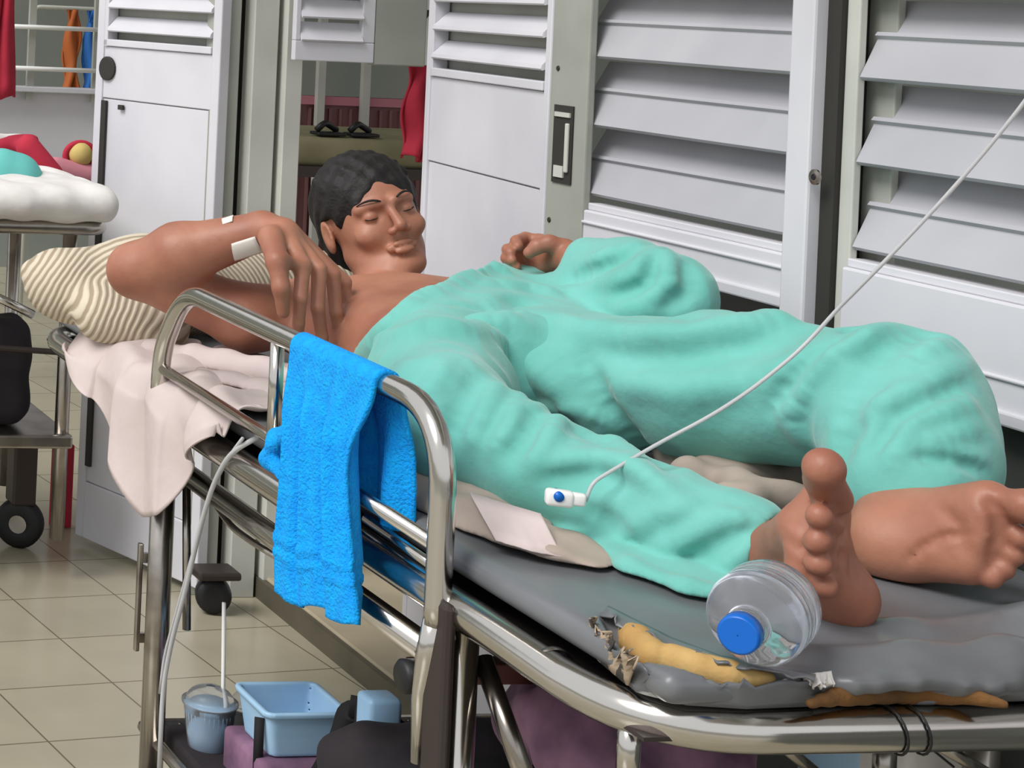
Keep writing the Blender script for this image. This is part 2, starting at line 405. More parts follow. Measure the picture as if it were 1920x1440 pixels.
def door(idx, A0, A1, top, zb, panel_split, louv_bottom, n, hinge_w=.028, label=None):
    """A0 near/left corner on plan, A1 other corner; louvres above, panels below."""
    A0 = Vector((A0[0], A0[1], 0)); A1 = Vector((A1[0], A1[1], 0)); d = (A1 - A0); L = d.length; d.normalize(); nrm = Vector((-d.y, d.x, 0))
    if nrm.dot(-A0) < 0: nrm = -nrm     # towards the camera
    R_ = Matrix((d, nrm, Vector((0, 0, 1)))).transposed().to_4x4(); R_.translation = A0
    root = empty('door_%d' % idx, A0); root['kind'] = 'structure'
    T = .03
    bm = bmesh.new()
    box(bm, (0, -T, zb), (hinge_w, 0, top), .003, R_); box(bm, (L - hinge_w, -T, zb), (L, 0, top), .003, R_)
    box(bm, (hinge_w, -T, top - .06), (L - hinge_w, 0, top), .003, R_)
    from_bm('frame', bm, M['wall_white'], root)
    bm = bmesh.new(); box(bm, (hinge_w - .001, -T + .006, panel_split + .002), (L - hinge_w + .001, -.004, louv_bottom), .002, R_); from_bm('middle_panel', bm, M['wall_white'], root)
    if zb < panel_split:
        bm = bmesh.new(); box(bm, (hinge_w - .001, -T + .009, zb + .14), (L - hinge_w + .001, -.007, panel_split), .002, R_); from_bm('lower_panel', bm, M['wall_white'], root)
        bm = bmesh.new(); box(bm, (hinge_w - .001, -T + .004, zb), (L - hinge_w + .001, -.002, zb + .139), .003, R_); from_bm('bottom_rail', bm, M['wall_white'], root)
    # louvre frame and slats
    bm = bmesh.new(); e0 = hinge_w + .002; e1 = L - hinge_w - .002
    box(bm, (e0, -T, louv_bottom + .001), (e1, .002, louv_bottom + .018), .002, R_); box(bm, (e0, -T, louv_bottom), (e0 + .014, .002, top - .06), .002, R_)
    from_bm('louvre_frame', bm, M['wall_white'], root)
    bm = bmesh.new(); bx = bmesh.new()
    for i in range(n):
        z = louv_bottom + .045 + i * .058
        if z > top - .06: break
        k0 = len(bm.verts)
        pr = [(.003, -.008), (.006, -.005), (.004, .002), (-.026, .030), (-.029, .027), (-.006, -.005)]
        A_ = [bm.verts.new(R_ @ Vector((e0 + .015, a, z + c_))) for a, c_ in pr]; B_ = [bm.verts.new(R_ @ Vector((e1, a, z + c_))) for a, c_ in pr]
        for j in range(6): bm.faces.new((A_[j], A_[(j + 1) % 6], B_[(j + 1) % 6], B_[j]))
        bm.faces.new(A_); bm.faces.new(list(reversed(B_)))
    from_bm('louvre_slats', bm, M['wall_white'], root)
    bm = bmesh.new(); box(bm, (e0 + .0005, -T - .012, louv_bottom), (e1, -T - .004, top - .06), 0, R_); from_bm('backing', bm, M['jamb'], root)
    return root, R_, L
# door 1 swings out at the left
D1a = at(163, 400, y=4.37); D1b = at(372, 1135, z=0); D1a = at(150, 1015, z=0)
D1b = D1a + (at(385, 1150, z=0) - D1a)
d1, R1, L1 = door(1, (1.500, 4.50), (1.655, 4.08), 2.0, .02, 1.115, 1.245, 14)
# lock hole and staple
def on_door(R_, a, z, bmf, name, material, parent, label=None):
    bm = bmesh.new(); bmf(bm, R_, a, z); o = from_bm(name, bm, material, parent, False)
    if label: o['label'] = label
    return o
def hole(bm, R_, a, z):
    c = R_ @ Vector((a, .001, z)); n = (R_.to_3x3() @ Vector((0, 1, 0)))
    lathe(bm, [(-.004, .030), (.001, .030), (.002, .026)], c, n, 20, (True, True))
on_door(R1, .045, 1.19, hole, 'pull_hole', M['dark_gap'], d1, 'dark round pull hole')
def slot(bm, R_, a, z): box(bm, (a, -.004, z - .008), (a + .018, .003, z + .004), .001, R_)
on_door(R1, .095, 1.10, slot, 'keyhole', M['dark_gap'], d1)
def side_slit(bm, R_, a, z): box(bm, (a, -.005, .20), (a + .018, .0015, 1.11), 0, R_)
on_door(R1, .029, 1, side_slit, 'panel_gap', M['dark_gap'], d1)

# door 3 beside the wall-end post
a3 = at(1026, 300, x=PXc + .0); d3y = a3.y; e3 = Vector((1.925, 3.46))
# find the far end so that it shows at px 800
d3d = Vector((math.sin(math.radians(6.9)), math.cos(math.radians(6.9)), 0))
best = min((abs((lambda v: (v.x * math.cos(YAW) - v.y * math.sin(YAW)) / (v.x * math.sin(YAW) + v.y * math.cos(YAW)) * F + PX)(a3 + d3d * t_) - 806), t_) for t_ in [i * .01 for i in range(20, 90)])[1]
b3 = a3 + d3d * best
d3, R3, L3 = door(2, (b3.x, b3.y), (a3.x, a3.y + .004), 2.0, .06, 1.06, z_at(827, 147, (b3.x + a3.x) / 2) - .0, 14, .022)

# jamb posts beyond the opening: alternating boards seen between door 1 and the opening
YJ = 4.1
for k, (p0, p1, yj, mt, dep) in enumerate([(388, 437, 4.10, 'jamb', .05), (437, 462, 4.16, 'dark_gap', .04), (462, 508, 4.08, 'jamb_light', .06), (508, 524, 4.15, 'dark_gap', .04), (524, 556, 4.06, 'jamb_light', .06)]):
    xa, xb = at(p0, 400, y=yj).x, at(p1, 400, y=yj).x
    slab('trim_%d' % (7 + k), (xa, yj, 0), (xb - .0005, yj + dep, 2.08), M[mt], .002)
# upper half-leaf hanging in the opening
ul = empty('door_3', at(540, 110, y=3.95)); ul['kind'] = 'structure'
p0 = at(545, 112, y=4.0); p1 = at(700, 128, y=3.98)
bm = bmesh.new(); dz = p0.z
box(bm, (p0.x, 3.98, dz), (p1.x, 4.0, dz + .045), .002); box(bm, (p1.x - .03, 3.98, dz + .0452), (p1.x, 4.0, 2.0), .002); box(bm, (p0.x, 3.98, dz + .0452), (p0.x + .012, 4.0, 2.0), .002)
from_bm('frame', bm, M['wall_white'], ul)
bm = bmesh.new()
for i in range(12):
    z = dz + .062 + i * .052
    A_ = [bm.verts.new((p0.x + .012, a, z + c_)) for a, c_ in [(3.975, -.018), (3.972, -.014), (4.0, .026), (4.004, .022)]]; B_ = [bm.verts.new(v.co + Vector((p1.x - p0.x - .042, 0, 0))) for v in A_]
    for j in range(4): bm.faces.new((A_[j], A_[(j + 1) % 4], B_[(j + 1) % 4], B_[j]))
    bm.faces.new(A_); bm.faces.new(list(reversed(B_)))
from_bm('louvre_slats', bm, M['wall_white'], ul)
bm = bmesh.new(); q = at(735, 128, y=4.1); box(bm, (p1.x + .001, 3.982, dz - .004), (q.x + .02, 4.02, 2.0), .003); from_bm('edge_stile', bm, M['jamb'], ul)

# ------------------------------------------------------------------ things beyond the opening
# far bed with olive cushion, pink panel, sandals, curtain, white board
YB = 6.4
c0 = at(520, 250, y=YB); c1 = at(900, 320, y=YB)
fb = empty('ward_bed', (c0.x + .4, YB, 0), 'olive topped ward bed seen through the door opening', 'bed')
ztop = at(650, 258, y=YB).z
sd = SDF((c0.x - .1, YB - .02, ztop - .16), (c0.x + 1.3, YB + .75, ztop + .05), .012)
sd.rbox((c0.x + .58, YB + .36, ztop - .06), (.58, .34, .055), .04)
link('mattress', sd.mesh('mattress'), M['olive'], fb)
bm = bmesh.new()
for dx in (0.06, 1.1):
    for dy in (.05, .66): box(bm, (c0.x + dx - .02, YB + dy - .02, 0), (c0.x + dx + .02, YB + dy + .02, ztop - .1))
box(bm, (c0.x, YB + .02, ztop - .15), (c0.x + 1.16, YB + .7, ztop - .11)); from_bm('bed_frame', bm, M['dark_metal'], fb)
for i, px in enumerate((616, 678)):
    p = at(px, 284, y=YB + .08)
    bm = bmesh.new(); tube(bm, fillet([p + Vector((-.05, 0, 0)), p + Vector((-.02, .0, .03)), p + Vector((.05, .05, .0))], .02), .012, 8)
    box(bm, p + Vector((-.055, -.03, -.018)), p + Vector((.055, .05, -.006)), .004)
    o = from_bm('sandal', bm, M['black'], None, True); o.location.z = ztop + .012 + .006 - p.z
    tag(o, ['dark sandal on the olive far bed, left of the two', 'dark sandal on the olive far bed, right of the two'][i], 'sandal', 'sandals on the far bed')
YP = 7.4
pa = at(540, 178, y=YP); pb = at(800, 300, y=YP)
pf = empty('partition_rail', ((pa.x + pb.x) / 2, YP, 0), 'dusty pink partition panel with pale posts behind the olive bed', 'partition')
bm = bmesh.new(); box(bm, (pa.x, YP, 0), (pb.x + .3, YP + .03, pa.z), .004)
for i in range(22): box(bm, (pa.x + i * .045, YP - .012, 0), (pa.x + i * .045 + .012, YP, pa.z - .05))
from_bm('panel', bm, M['pink_panel'], pf)
bm = bmesh.new(); box(bm, (pa.x, YP - .02, pa.z - .035), (pb.x + .3, YP + .04, pa.z)); from_bm('top_bar', bm, M['pink'], pf)
for px in (592, 676):
    p = at(px, 200, y=YP); bm = bmesh.new(); box(bm, (p.x - .016, YP - .05, 0), (p.x + .016, YP - .02, 1.5)); from_bm('pole', bm, M['jamb_light'], pf)
def hanging(name, x0, x1, y, z0, z1, material, label, cat, waves_=3, amp=.02, th=.008, sag=0):
    bm = bmesh.new(); nx, nz_ = 36, 26; g = []
    for i in range(nx + 1):
        u = i / nx; row = []
        for j in range(nz_ + 1):
            v = j / nz_; zz = z1 + (z0 - z1) * v
            row.append(bm.verts.new((x0 + (x1 - x0) * u * (1 - .15 * v * sag) + .01 * math.sin(9 * v + 5 * u), y + amp * math.sin(u * waves_ * 2 * math.pi + v * 1.3) * (.4 + .6 * v), zz + .012 * math.sin(u * 9) * v)))
        g.append(row)
    for i in range(nx):
        for j in range(nz_): bm.faces.new((g[i][j], g[i + 1][j], g[i + 1][j + 1], g[i][j + 1]))
    o = from_bm(name, bm, material, None, True); md = o.modifiers.new('thick', 'SOLIDIFY'); md.thickness = th
    return tag(o, label, cat)
p0 = at(764, 118, y=5.53); p1 = at(830, 300, y=5.53)
hanging('curtain', p0.x, p1.x, 5.53, p1.z, p0.z, M['red'], 'crimson cloth hanging in the door opening beside the open door', 'curtain', 2, .03)
p0 = at(764, -160, y=5.5); p1 = at(830, 124, y=5.5)
wb = empty('notice_board', (p0.x, 5.5, p1.z), 'white notice board with a dark seven above the crimson cloth', 'sign')
bm = bmesh.new(); box(bm, (p0.x, 5.5, p1.z), (p1.x, 5.52, p0.z), .003); from_bm('board', bm, M['white_plastic'], wb)
q0 = at(786, 18, y=5.5); q1 = at(806, 42, y=5.5)
bm = bmesh.new(); wq = q1.x - q0.x; hq = q0.z - q1.z
vs = [(0, 0), (1, 0), (1, -.25), (.45, -1), (.12, -1), (.66, -.28), (0, -.28)]
f_ = [bm.verts.new((q0.x + a * wq, 5.498, q0.z + c_ * hq)) for a, c_ in vs]; bm.faces.new(f_); r_ = bmesh.ops.extrude_face_region(bm, geom=bm.faces[:]); bmesh.ops.translate(bm, vec=(0, -.001, 0), verts=[v for v in r_['geom'] if isinstance(v, bmesh.types.BMVert)])
from_bm('seven', bm, M['black'], wb)

# ------------------------------------------------------------------ left background: window rails, ledge, curtain, clothes
YW = 6.2
def px_slab(name, p0, p1, y, dep, material, label=None, cat=None, bev=.003, kind=None, parent=None):
    a = at(*p0, y=y); b_ = at(*p1, y=y); bm = bmesh.new(); box(bm, (min(a.x, b_.x), y, min(a.z, b_.z)), (max(a.x, b_.x), y + dep, max(a.z, b_.z)), bev)
    o = from_bm(name, bm, material, parent)
    if label: tag(o, label, cat)
    if kind: o['kind'] = kind
    return o
wr = empty('window_rail', at(95, 90, y=YW), 'white window guard with two horizontal bars left of the left door', 'railing')
for py in (50, 128):
    a = at(-30, py - 3, y=YW); b_ = at(190, py + 2, y=YW); tube_obj('bar', [a, Vector((b_.x, b_.y, a.z))], .008, M['white_plastic'], wr, 8)
for px in (-20, 63, 185):
    a = at(px, -40, y=YW + .03); bm = bmesh.new(); box(bm, (a.x - .012, YW + .012, 1.0), (a.x + .012, YW + .03, 2.2)); from_bm('post', bm, M['jamb'], wr)
px_slab('wall_left', (-60, 166), (200, 440), YW + .05, .08, M['wall_white'], kind='structure')
px_slab('trim_20', (-60, 158), (200, 178), YW, .06, M['wall_white'], kind='structure')
a = at(-40, 200, y=5.6); b_ = at(22, 186, y=5.6)
hanging('window_curtain', a.x, b_.x, 5.6, b_.z, 2.1, M['red'], 'crimson curtain at the left edge above the far stretcher', 'curtain', 2, .02)
rk = empty('garment_rack', at(150, 900, y=6.95), 'thin garment rack behind the white window guard', 'rack'); rk.location.z = 0
zr_ = at(150, 16, y=6.95).z; xr0 = at(60, 100, y=6.95).x; xr1 = at(215, 100, y=6.95).x
tube_obj('rack_frame', fillet([(xr0, 6.95, 0), (xr0, 6.95, zr_), (xr1, 6.95, zr_), (xr1, 6.95, 0)], .03), .008, M['jamb_light'], rk, 8)
a = at(118, 168, y=6.95); b_ = at(150, 40, y=6.95); b_.z = zr_ - .006; hanging('orange_garment', a.x, b_.x, 6.95, a.z - .02, b_.z, M['orange'], 'orange garment hanging on the rack behind the window bars', 'clothing', 1.5, .02)
a = at(146, 175, y=6.95); b_ = at(184, 20, y=6.95); b_.z = zr_ - .006; hanging('blue_garment', a.x + .02, b_.x, 6.95, a.z - .02, b_.z, M['deep_blue'], 'blue garment hanging on the rack behind the window bars', 'clothing', 1.5, .02)

# ------------------------------------------------------------------ far stretcher at the left
g2 = empty('far_stretcher', (1.1, 4.35, 0), 'stretcher at the left edge with white mattress and black caster', 'stretcher')
zt2 = at(100, 408, y=4.15).z; xe = at(200, 405, y=4.15).x
fr = fillet([(xe - .01, 4.13, zt2 - .02), (xe - .01, 4.72, zt2 - .02), (-.3, 4.72, zt2 - .02), (-.3, 4.13, zt2 - .02)], .05, closed=True)
tube_obj('bed_frame', fr, .016, M['chrome_old'], g2, 10, True)
xl = at(120, 700, y=4.2).x
for (x_, y_) in ((xl, 4.2), (xl, 4.66), (.0, 4.2), (.0, 4.66)):
    l_ = tube_obj('leg', [(x_, y_, .10), (x_, y_, zt2 - .03)], .017, M['chrome_old'], g2, 10)
zs2 = at(60, 820, y=4.2).z
bm = bmesh.new(); box(bm, (-.1, 4.17, zs2 - .02), (xl + .02, 4.69, zs2 + .012), .006); from_bm('shelf', bm, M['chrome_old'], g2)
bm = bmesh.new(); tube(bm, [(-.1, 4.19, zs2 + .28), (xl, 4.19, zs2 + .20)], .007, 8); from_bm('brace', bm, M['dark_metal'], g2)
tube_obj('handle_bar', [at(-30, 545, y=4.1), at(62, 590, y=4.1)], .010, M['chrome'], g2, 8)
wc = at(38, 948, y=4.46)
cs = empty('caster', wc); cs.parent = g2; cs.matrix_parent_inverse = Matrix.Translation(-g2.location)
cs.name = 'caster'
for (x_, y_) in ((wc.x, 4.46), (.05, 4.46)):
    bm = bmesh.new(); lathe(bm, [(-.016, .03), (-.018, .05), (-.012, .060), (.012, .060), (.018, .05), (.016, .03)], (x_, y_, .061), (.5, .86, 0), 28, (True, True)); wh = from_bm('wheel', bm, M['black'], g2, True)
    bm = bmesh.new(); lathe(bm, [(-.021, .022), (.021, .022)], (x_, y_, .061), (.5, .86, 0), 20, (True, True)); from_bm('wheel_hub', bm, M['chrome_old'], wh)
    bm = bmesh.new(); box(bm, (x_ - .03, y_ - .035, .11), (x_ + .03, y_ + .035, zs2 - .02), .006); from_bm('caster_fork', bm, M['dark_metal'], g2)
bpy.data.objects.remove(cs)
# its white mattress
sd = SDF((-.3, 4.06, zt2 - .03), (xe + .06, 4.8, zt2 + .14), .008)
sd.rbox(((xe - .3) / 2 + .0, 4.42, zt2 + .035), ((xe + .3) / 2 + .005, .32, .038), .03)
for i in range(9): sd.cap((xe - .02 - i * .05, 4.1, zt2 + .04), (xe - .08 - i * .06, 4.5, zt2 + .060 + .004 * (i % 3)), .02, .02, .05)
sd.cap((xe - .02, 4.1, zt2 + .013), (xe + .015, 4.4, zt2 + .016), .012, .012, .01)
X, Y, Z = sd.grid(); sd.d = sd.d + waves(X, Y, Z, [(60, 20, 30, 0, .0025), (25, 50, -40, 1, .002)])
o = link('far_mattress', sd.mesh('far_mattress', 2), M['white_cloth']); tag(o, 'white cloth covered mattress on the stretcher at the left edge', 'mattress')
def lump(name, prims, lo, hi, material, label, cat, h=.008, amp=.002, fr_=60):
    sd = SDF(lo, hi, h)
    for p in prims: sd.cap(*p)
    X, Y, Z = sd.grid(); sd.d = sd.d + waves(X, Y, Z, [(fr_, fr_ * .4, fr_ * .6, 0, amp), (-fr_ * .5, fr_, -fr_ * .7, 1, amp)])
    o = link(name, sd.mesh(name, 2), material); return tag(o, label, cat)
zc = zt2 + .085
a = at(25, 340, y=4.3)
lump('teal_cloth', [(at(-30, 340, y=4.3), at(35, 330, y=4.3), .05, .055, .02), (at(0, 320, y=4.3), at(60, 345, y=4.3), .05, .03, .02)], at(-90, 420, y=4.2) - Vector((0, .05, .05)), at(110, 250, y=4.45) + Vector((0, .1, .05)), M['teal2'], 'teal cloth bundle on the left stretcher', 'cloth')
lump('crimson_cloth', [(at(50, 275, y=4.5), at(95, 330, y=4.5), .03, .035, .02), (at(0, 275, y=4.55), at(60, 265, y=4.55), .02, .022, .02)], at(-60, 420, y=4.4) - Vector((0, .05, .02)), at(150, 220, y=4.6) + Vector((0, .1, .05)), M['red'], 'crumpled crimson cloth behind the teal bundle on the left stretcher', 'cloth')
lump('pink_cloth', [(at(105, 318, y=4.60), at(165, 330, y=4.60), .030, .030, .02)], at(60, 400, y=4.5) - Vector((0, .05, .02)), at(230, 230, y=4.7) + Vector((0, .1, .05)), M['pink'], 'dusty pink cloth at the end of the left stretcher', 'cloth')
lump('white_wrap', [(at(-20, 262, y=4.68), at(40, 266, y=4.68), .02, .018, .01)], at(-60, 400, y=4.6) - Vector((0, .05, .02)), at(90, 220, y=4.75) + Vector((0, .1, .05)), M['white_cloth'], 'white cloth strip lying over the crimson cloth', 'cloth')
cap_ = empty('knit_cap', at(148, 280, y=4.62), 'yellow cap with red band behind the left stretcher', 'cap')
c = at(148, 292, y=4.62); bm = bmesh.new(); lathe(bm, [(0, .034), (.02, .032), (.035, .02), (.04, .002)], c, (0, -.8, .5), 20, (True, True)); from_bm('crown', bm, M['yellow'], cap_, True)
rg = [c + Vector((.04 * math.cos(t_), -.012, .034 * math.sin(t_))) for t_ in [i * math.pi / 12 for i in range(24)]]; tube_obj('band', rg, .008, M['red'], cap_, 8, True)
# black bag under the left stretcher, red panel further back
c = at(-8, 690, y=4.3)
sd = SDF(c - Vector((.12, .12, .16)), c + Vector((.12, .12, .16)), .008); sd.rbox(c, (.075, .07, .125), .04); X, Y, Z = sd.grid(); sd.d = sd.d + waves(X, Y, Z, [(50, 20, 60, 0, .003)])
o = link('black_bag', sd.mesh('bag', 2), M['dark_cloth']); tag(o, 'black bag on the shelf of the left stretcher', 'bag'); o.location.z = zs2 + .016 + .125 - c.z
px_slab('red_board', (104, 830), (134, 985), 4.62, .03, M['red'], 'narrow red board standing behind the left stretcher leg', 'board')
bpy.data.objects['red_board'].location.z = -min(v.co.z for v in bpy.data.objects['red_board'].data.vertices)
# caster at the foot of the jambs
c = at(400, 1108, y=3.98)
fc = empty('door_caster', (c.x, 3.98, 0), 'black caster wheel on the floor at the foot of the jamb posts', 'wheel')
bm = bmesh.new(); lathe(bm, [(-.022, .02), (-.022, .036), (-.012, .04), (.012, .04), (.022, .036), (.022, .02)], (c.x, 3.98, .041), (.3, .9, 0), 24, (True, True)); from_bm('wheel', bm, M['black'], fc, True)
bm = bmesh.new(); box(bm, (c.x - .05, 3.94, .082), (c.x + .05, 4.02, .10), .006); from_bm('bracket', bm, M['dark_metal'], fc)
#PART2
# ------------------------------------------------------------------ main stretcher
BX0, BX1, BY0, BY1, BZ = 1.072, 1.735, 1.565, 3.46, .7185
TR = .0205
st = empty('hospital_stretcher', (1.4, 2.5, 0), 'chrome tube hospital stretcher carrying the patient in teal', 'stretcher')
pts = fillet([(BX0, 2.0, BZ), (BX0, BY1, BZ), (BX1, BY1, BZ), (BX1, BY0, BZ), (BX0, BY0, BZ)], .13, 10, True)
tube_obj('bed_frame', pts, TR, M['chrome'], st, 20, True)
# thin sleeve rings at the joints
for p, d in ((at(1030, 1255, z=BZ), (0, 1, 0)),):
    bm = bmesh.new(); lathe(bm, [(-.004, TR + .0005), (-.003, TR + .0018), (.003, TR + .0018), (.004, TR + .0005)], (BX0 + .004, p.y, BZ), d, 24); from_bm('joint_ring', bm, M['chrome_old'], st, True)
# wire tied round the foot tube
wq = at(1690, 1370, z=BZ); wl = []
for i in range(40):
    a_ = i / 39 * 4 * math.pi; wl.append(Vector((wq.x - .02 + .0012 * i, BY0 + (TR + .002) * math.cos(a_), BZ + (TR + .002) * math.sin(a_))))
wl += [wl[-1] + Vector((.015, -.004, -.02)), wl[-1] + Vector((.05, -.003, -.045))]
wire_o = tube_obj('tie_wire', wl, .0012, M['black'], None, 6); tag(wire_o, 'thin black wire tied round the foot tube of the stretcher', 'wire')
# support platform under the mattress
bm = bmesh.new(); box(bm, (BX0 + .005, BY0 + .01, BZ - .012), (BX1 - .005, BY1 - .01, BZ - .008)); 
from_bm('bed_platform', bm, M['dark_metal'], st)
bm = bmesh.new(); tube(bm, [(BX0 + .02, BY0 + .03, BZ + .004), (BX1 - .02, BY0 + .03, BZ + .004)], .004, 8); from_bm('foot_rod', bm, M['chrome_old'], st)
# lower frame tube
LZ = .645
pts = fillet([(BX0 + .01, 1.96, LZ), (BX0 + .01, 2.77, LZ)], .02)
tube_obj('lower_rail', pts, .0165, M['chrome'], st, 16)
tube_obj('lower_rail', [(BX1 - .01, 1.9, LZ), (BX1 - .01, 3.3, LZ)], .0165, M['chrome_old'], st, 12)
# legs
yl = 2.815
for (x_, y_, r_, mt, z1) in ((BX0 + .008, yl, .019, 'chrome_old', BZ - .01), (BX0 + .008, 1.905, .0185, 'chrome', BZ - .02), (BX1 - .01, yl, .019, 'chrome_old', BZ - .01), (BX1 - .01, 1.905, .0185, 'chrome_old', BZ - .02)):
    tube_obj('leg', [(x_, y_, .12), (x_, y_, z1)], r_, M[mt], st, 16)
    bm = bmesh.new(); lathe(bm, [(-.016, .04), (-.014, .055), (-.008, .06), (.008, .06), (.014, .055), (.016, .04)], (x_, y_, .061), (1, 0, 0), 24, (True, True)); wh = from_bm('caster_wheel', bm, M['black'], st, True)
    bm = bmesh.new(); box(bm, (x_ - .022, y_ - .03, .112), (x_ + .022, y_ + .03, .125), .004); from_bm('caster_bracket', bm, M['dark_metal'], wh)
# flat latch bar beside the head leg
lb0 = at(272, 1018, y=yl + .035); lb1 = at(272, 1220, y=yl + .035)
bm = bmesh.new(); box(bm, (lb0.x - .011, yl + .03, lb1.z), (lb0.x - .003, yl + .04, lb0.z), .002)
box(bm, (lb0.x - .004, yl + .028, lb0.z - .03), (BX0, yl + .036, lb0.z - .015)); box(bm, (lb0.x - .004, yl + .028, lb1.z + .015), (BX0, yl + .036, lb1.z + .03))
from_bm('latch_bar', bm, M['chrome_old'], st)
# thin tie rod next to the leg and the curved stay
tube_obj('tie_rod', [at(350, 905, y=yl - .02), at(350, 1180, y=yl - .02)], .007, M['chrome_old'], st, 8)
q = [at(398, 935, x=BX0 + .03), at(430, 985, x=BX0 + .03), at(475, 1018, x=BX0 + .03), at(520, 1045, x=BX0 + .03)]
tube_obj('curved_stay', fillet(q, .05), .005, M['chrome_old'], st, 8)
# cross member, brace and foot post
bm = bmesh.new(); z_ = .60; box(bm, (BX0 + .02, 2.02, z_ - .012), (BX1 - .02, 2.05, z_ + .012), .002); from_bm('cross_member', bm, M['rust'], st)
tube_obj('brace', [at(905, 1235, x=BX0 + .035), at(985, 1460, x=BX0 + .035)], .011, M['chrome_old'], st, 12)
tube_obj('foot_post', [at(1182, 1345, y=BY0 + .05), at(1175, 1480, y=BY0 + .05)], .0105, M['chrome'], st, 14)
tube_obj('foot_post', [at(1660, 1380, y=BY0 + .3), at(1656, 1500, y=BY0 + .3)], .012, M['chrome_old'], st, 12)
tube_obj('brace', [at(1440, 1375, y=BY0 + .06), at(1530, 1450, y=BY0 + .06)], .006, M['chrome_old'], st, 10)
tube_obj('brace', [at(1740, 1385, y=BY0 + .04), at(1850, 1450, y=BY0 + .04)], .006, M['chrome_old'], st, 10)
# lower shelf of wires
sz = .20
bm = bmesh.new()
for i in range(12): 
    x_ = BX0 + .02 + i * .056; tube(bm, [(x_, 1.9, sz), (x_, 2.88, sz)], .004, 6)
tube(bm, fillet([(BX0 + .01, 1.9, sz), (BX0 + .01, 2.88, sz), (BX1 - .01, 2.88, sz), (BX1 - .01, 1.9, sz)], .02, closed=True), .008, 8, True)
from_bm('lower_shelf', bm, M['chrome_old'], st)
# --- side rail
SX = 1.05; rz = .932
sr_ = empty('side_rail', (SX, 2.35, BZ)); sr_.parent = st; sr_.matrix_parent_inverse = Matrix.Translation(-st.location)
def srpart(name, pts, r, mt='chrome', n=18):
    bm = bmesh.new(); tube(bm, pts, r, n); o = from_bm(name, bm, M[mt], None, True)
    o.parent = sr_; o.matrix_parent_inverse = Matrix.Translation(-sr_.location); return o
y_f, y_h = 1.905, 2.755
top = fillet([(SX, y_h + .02, .72), (SX, y_h + .012, .83), (SX, y_h - .075, rz), (SX, y_f + .0, rz), (SX + .0, y_f, .74), (SX + .0, y_f + .0, .70)], [0, .04, .07, .12, .05, 0], 10)
srpart('top_loop', top, .0145)
# flattened, tapering lower arm of the near end
lw = [(SX, y_f, .705), (SX - .002, y_f + .012, .66), (SX - .004, y_f + .02, .62), (SX - .004, y_f + .022, .54)]
srpart('swing_arm', lw, [.0145, .0135, .010, .007], 'chrome', 14)
zb2 = .796
srpart('middle_bar', [(SX, y_h + .012, zb2 + .002), (SX, y_f + .004, zb2 - .012)], .0085)
srpart('middle_bar', [(SX + .014, y_f + .2, .757), (SX + .012, y_f + .006, .752)], .006)
yv = y_at(518, 700, SX)
srpart('upright', [(SX, yv, zb2), (SX, yv, rz - .008)], .0095)
srpart('upright', [(SX, 2.16, zb2), (SX, 2.16, rz - .008)], .0095)
# dark sleeve and knob that the arm drops into
bm = bmesh.new(); box(bm, (SX - .006, y_f - .03, .50), (SX + .008, y_f + .016, .73), .006); o = from_bm('rail_sleeve', bm, M['dark_metal'], st)
bm = bmesh.new(); kc = at(768, 1268, x=SX - .004); lathe(bm, [(-.012, .014), (-.010, .019), (.008, .019), (.012, .015)], kc, (-1, .0, 0), 24, (True, True)); from_bm('knob', bm, M['black'], st, True)

# ------------------------------------------------------------------ mattress
MT = .775
mroot = empty('mattress', (1.4, 2.5, BZ), 'grey vinyl mattress torn open at the foot corner', 'mattress')
sd = SDF((1.03, 1.50, .70), (1.82, 3.52, .84), .005)
sd.rbox(((1.086 + 1.735) / 2, (1.558 + 3.45) / 2, (.742 + MT) / 2), ((1.735 - 1.086) / 2, (3.45 - 1.558) / 2, (MT - .742) / 2), .016)
X, Y, Z = sd.grid()
top_ = np.clip((Z - .75) / .02, 0, 1)
sd.d = sd.d + top_ * (waves(X, Y, Z, [(14, 22, 0, .4, .0016), (31, -9, 0, 2., .0012), (55, 30, 0, 0, .0007)]) - .006 * np.exp(-((X - 1.62) ** 2 / .02 + (Y - 1.62) ** 2 / .006)))
# lift at the foot end (the slumped cover) and a ridge running along the end
sd.chain([(1.28, 1.600, .760), (1.36, 1.585, .768), (1.45, 1.578, .777), (1.58, 1.583, .772), (1.70, 1.61, .766)], .016, .03)
sd.chain([(1.30, 1.70, .764), (1.42, 1.66, .767), (1.60, 1.70, .768), (1.74, 1.68, .766)], .012, .03)
# tear along the corner
tear = [tuple(at(px_, py_, z=.772)) for px_, py_ in ((1150, 1165), (1185, 1195), (1240, 1228), (1310, 1248), (1400, 1264), (1500, 1278))]
sd.chain(tear, [.010, .020, .023, .021, .016, .006], .004, sub=True)
tear2 = [tuple(at(a_, b_, z=.758)) for a_, b_ in ((1545, 1326), (1610, 1308), (1710, 1298), (1800, 1306), (1890, 1330))]
sd.chain(tear2, [.006, .016, .019, .016, .006], .004, sub=True)
sd.chain([at(1575, 1284, z=.762), at(1600, 1284, z=.764), at(1640, 1280, z=.766), at(1710, 1275, z=.768), at(1800, 1282, z=.764), at(1860, 1288, z=.762), at(1900, 1285, z=.762)], [.006, .007, .008, .009, .008, .007, .006], .010)
link('cover', sd.mesh('cover', 1), M['vinyl'], mroot)
sd = SDF((1.03, 1.46, .70), (1.42, 1.76, .80), .0025)
fz = lambda a_, b_, z_=.764: tuple(at(a_, b_, z=z_))
sd.chain([fz(1178, 1180), fz(1195, 1205), fz(1225, 1232)], [.010, .0165, .0165], .004)
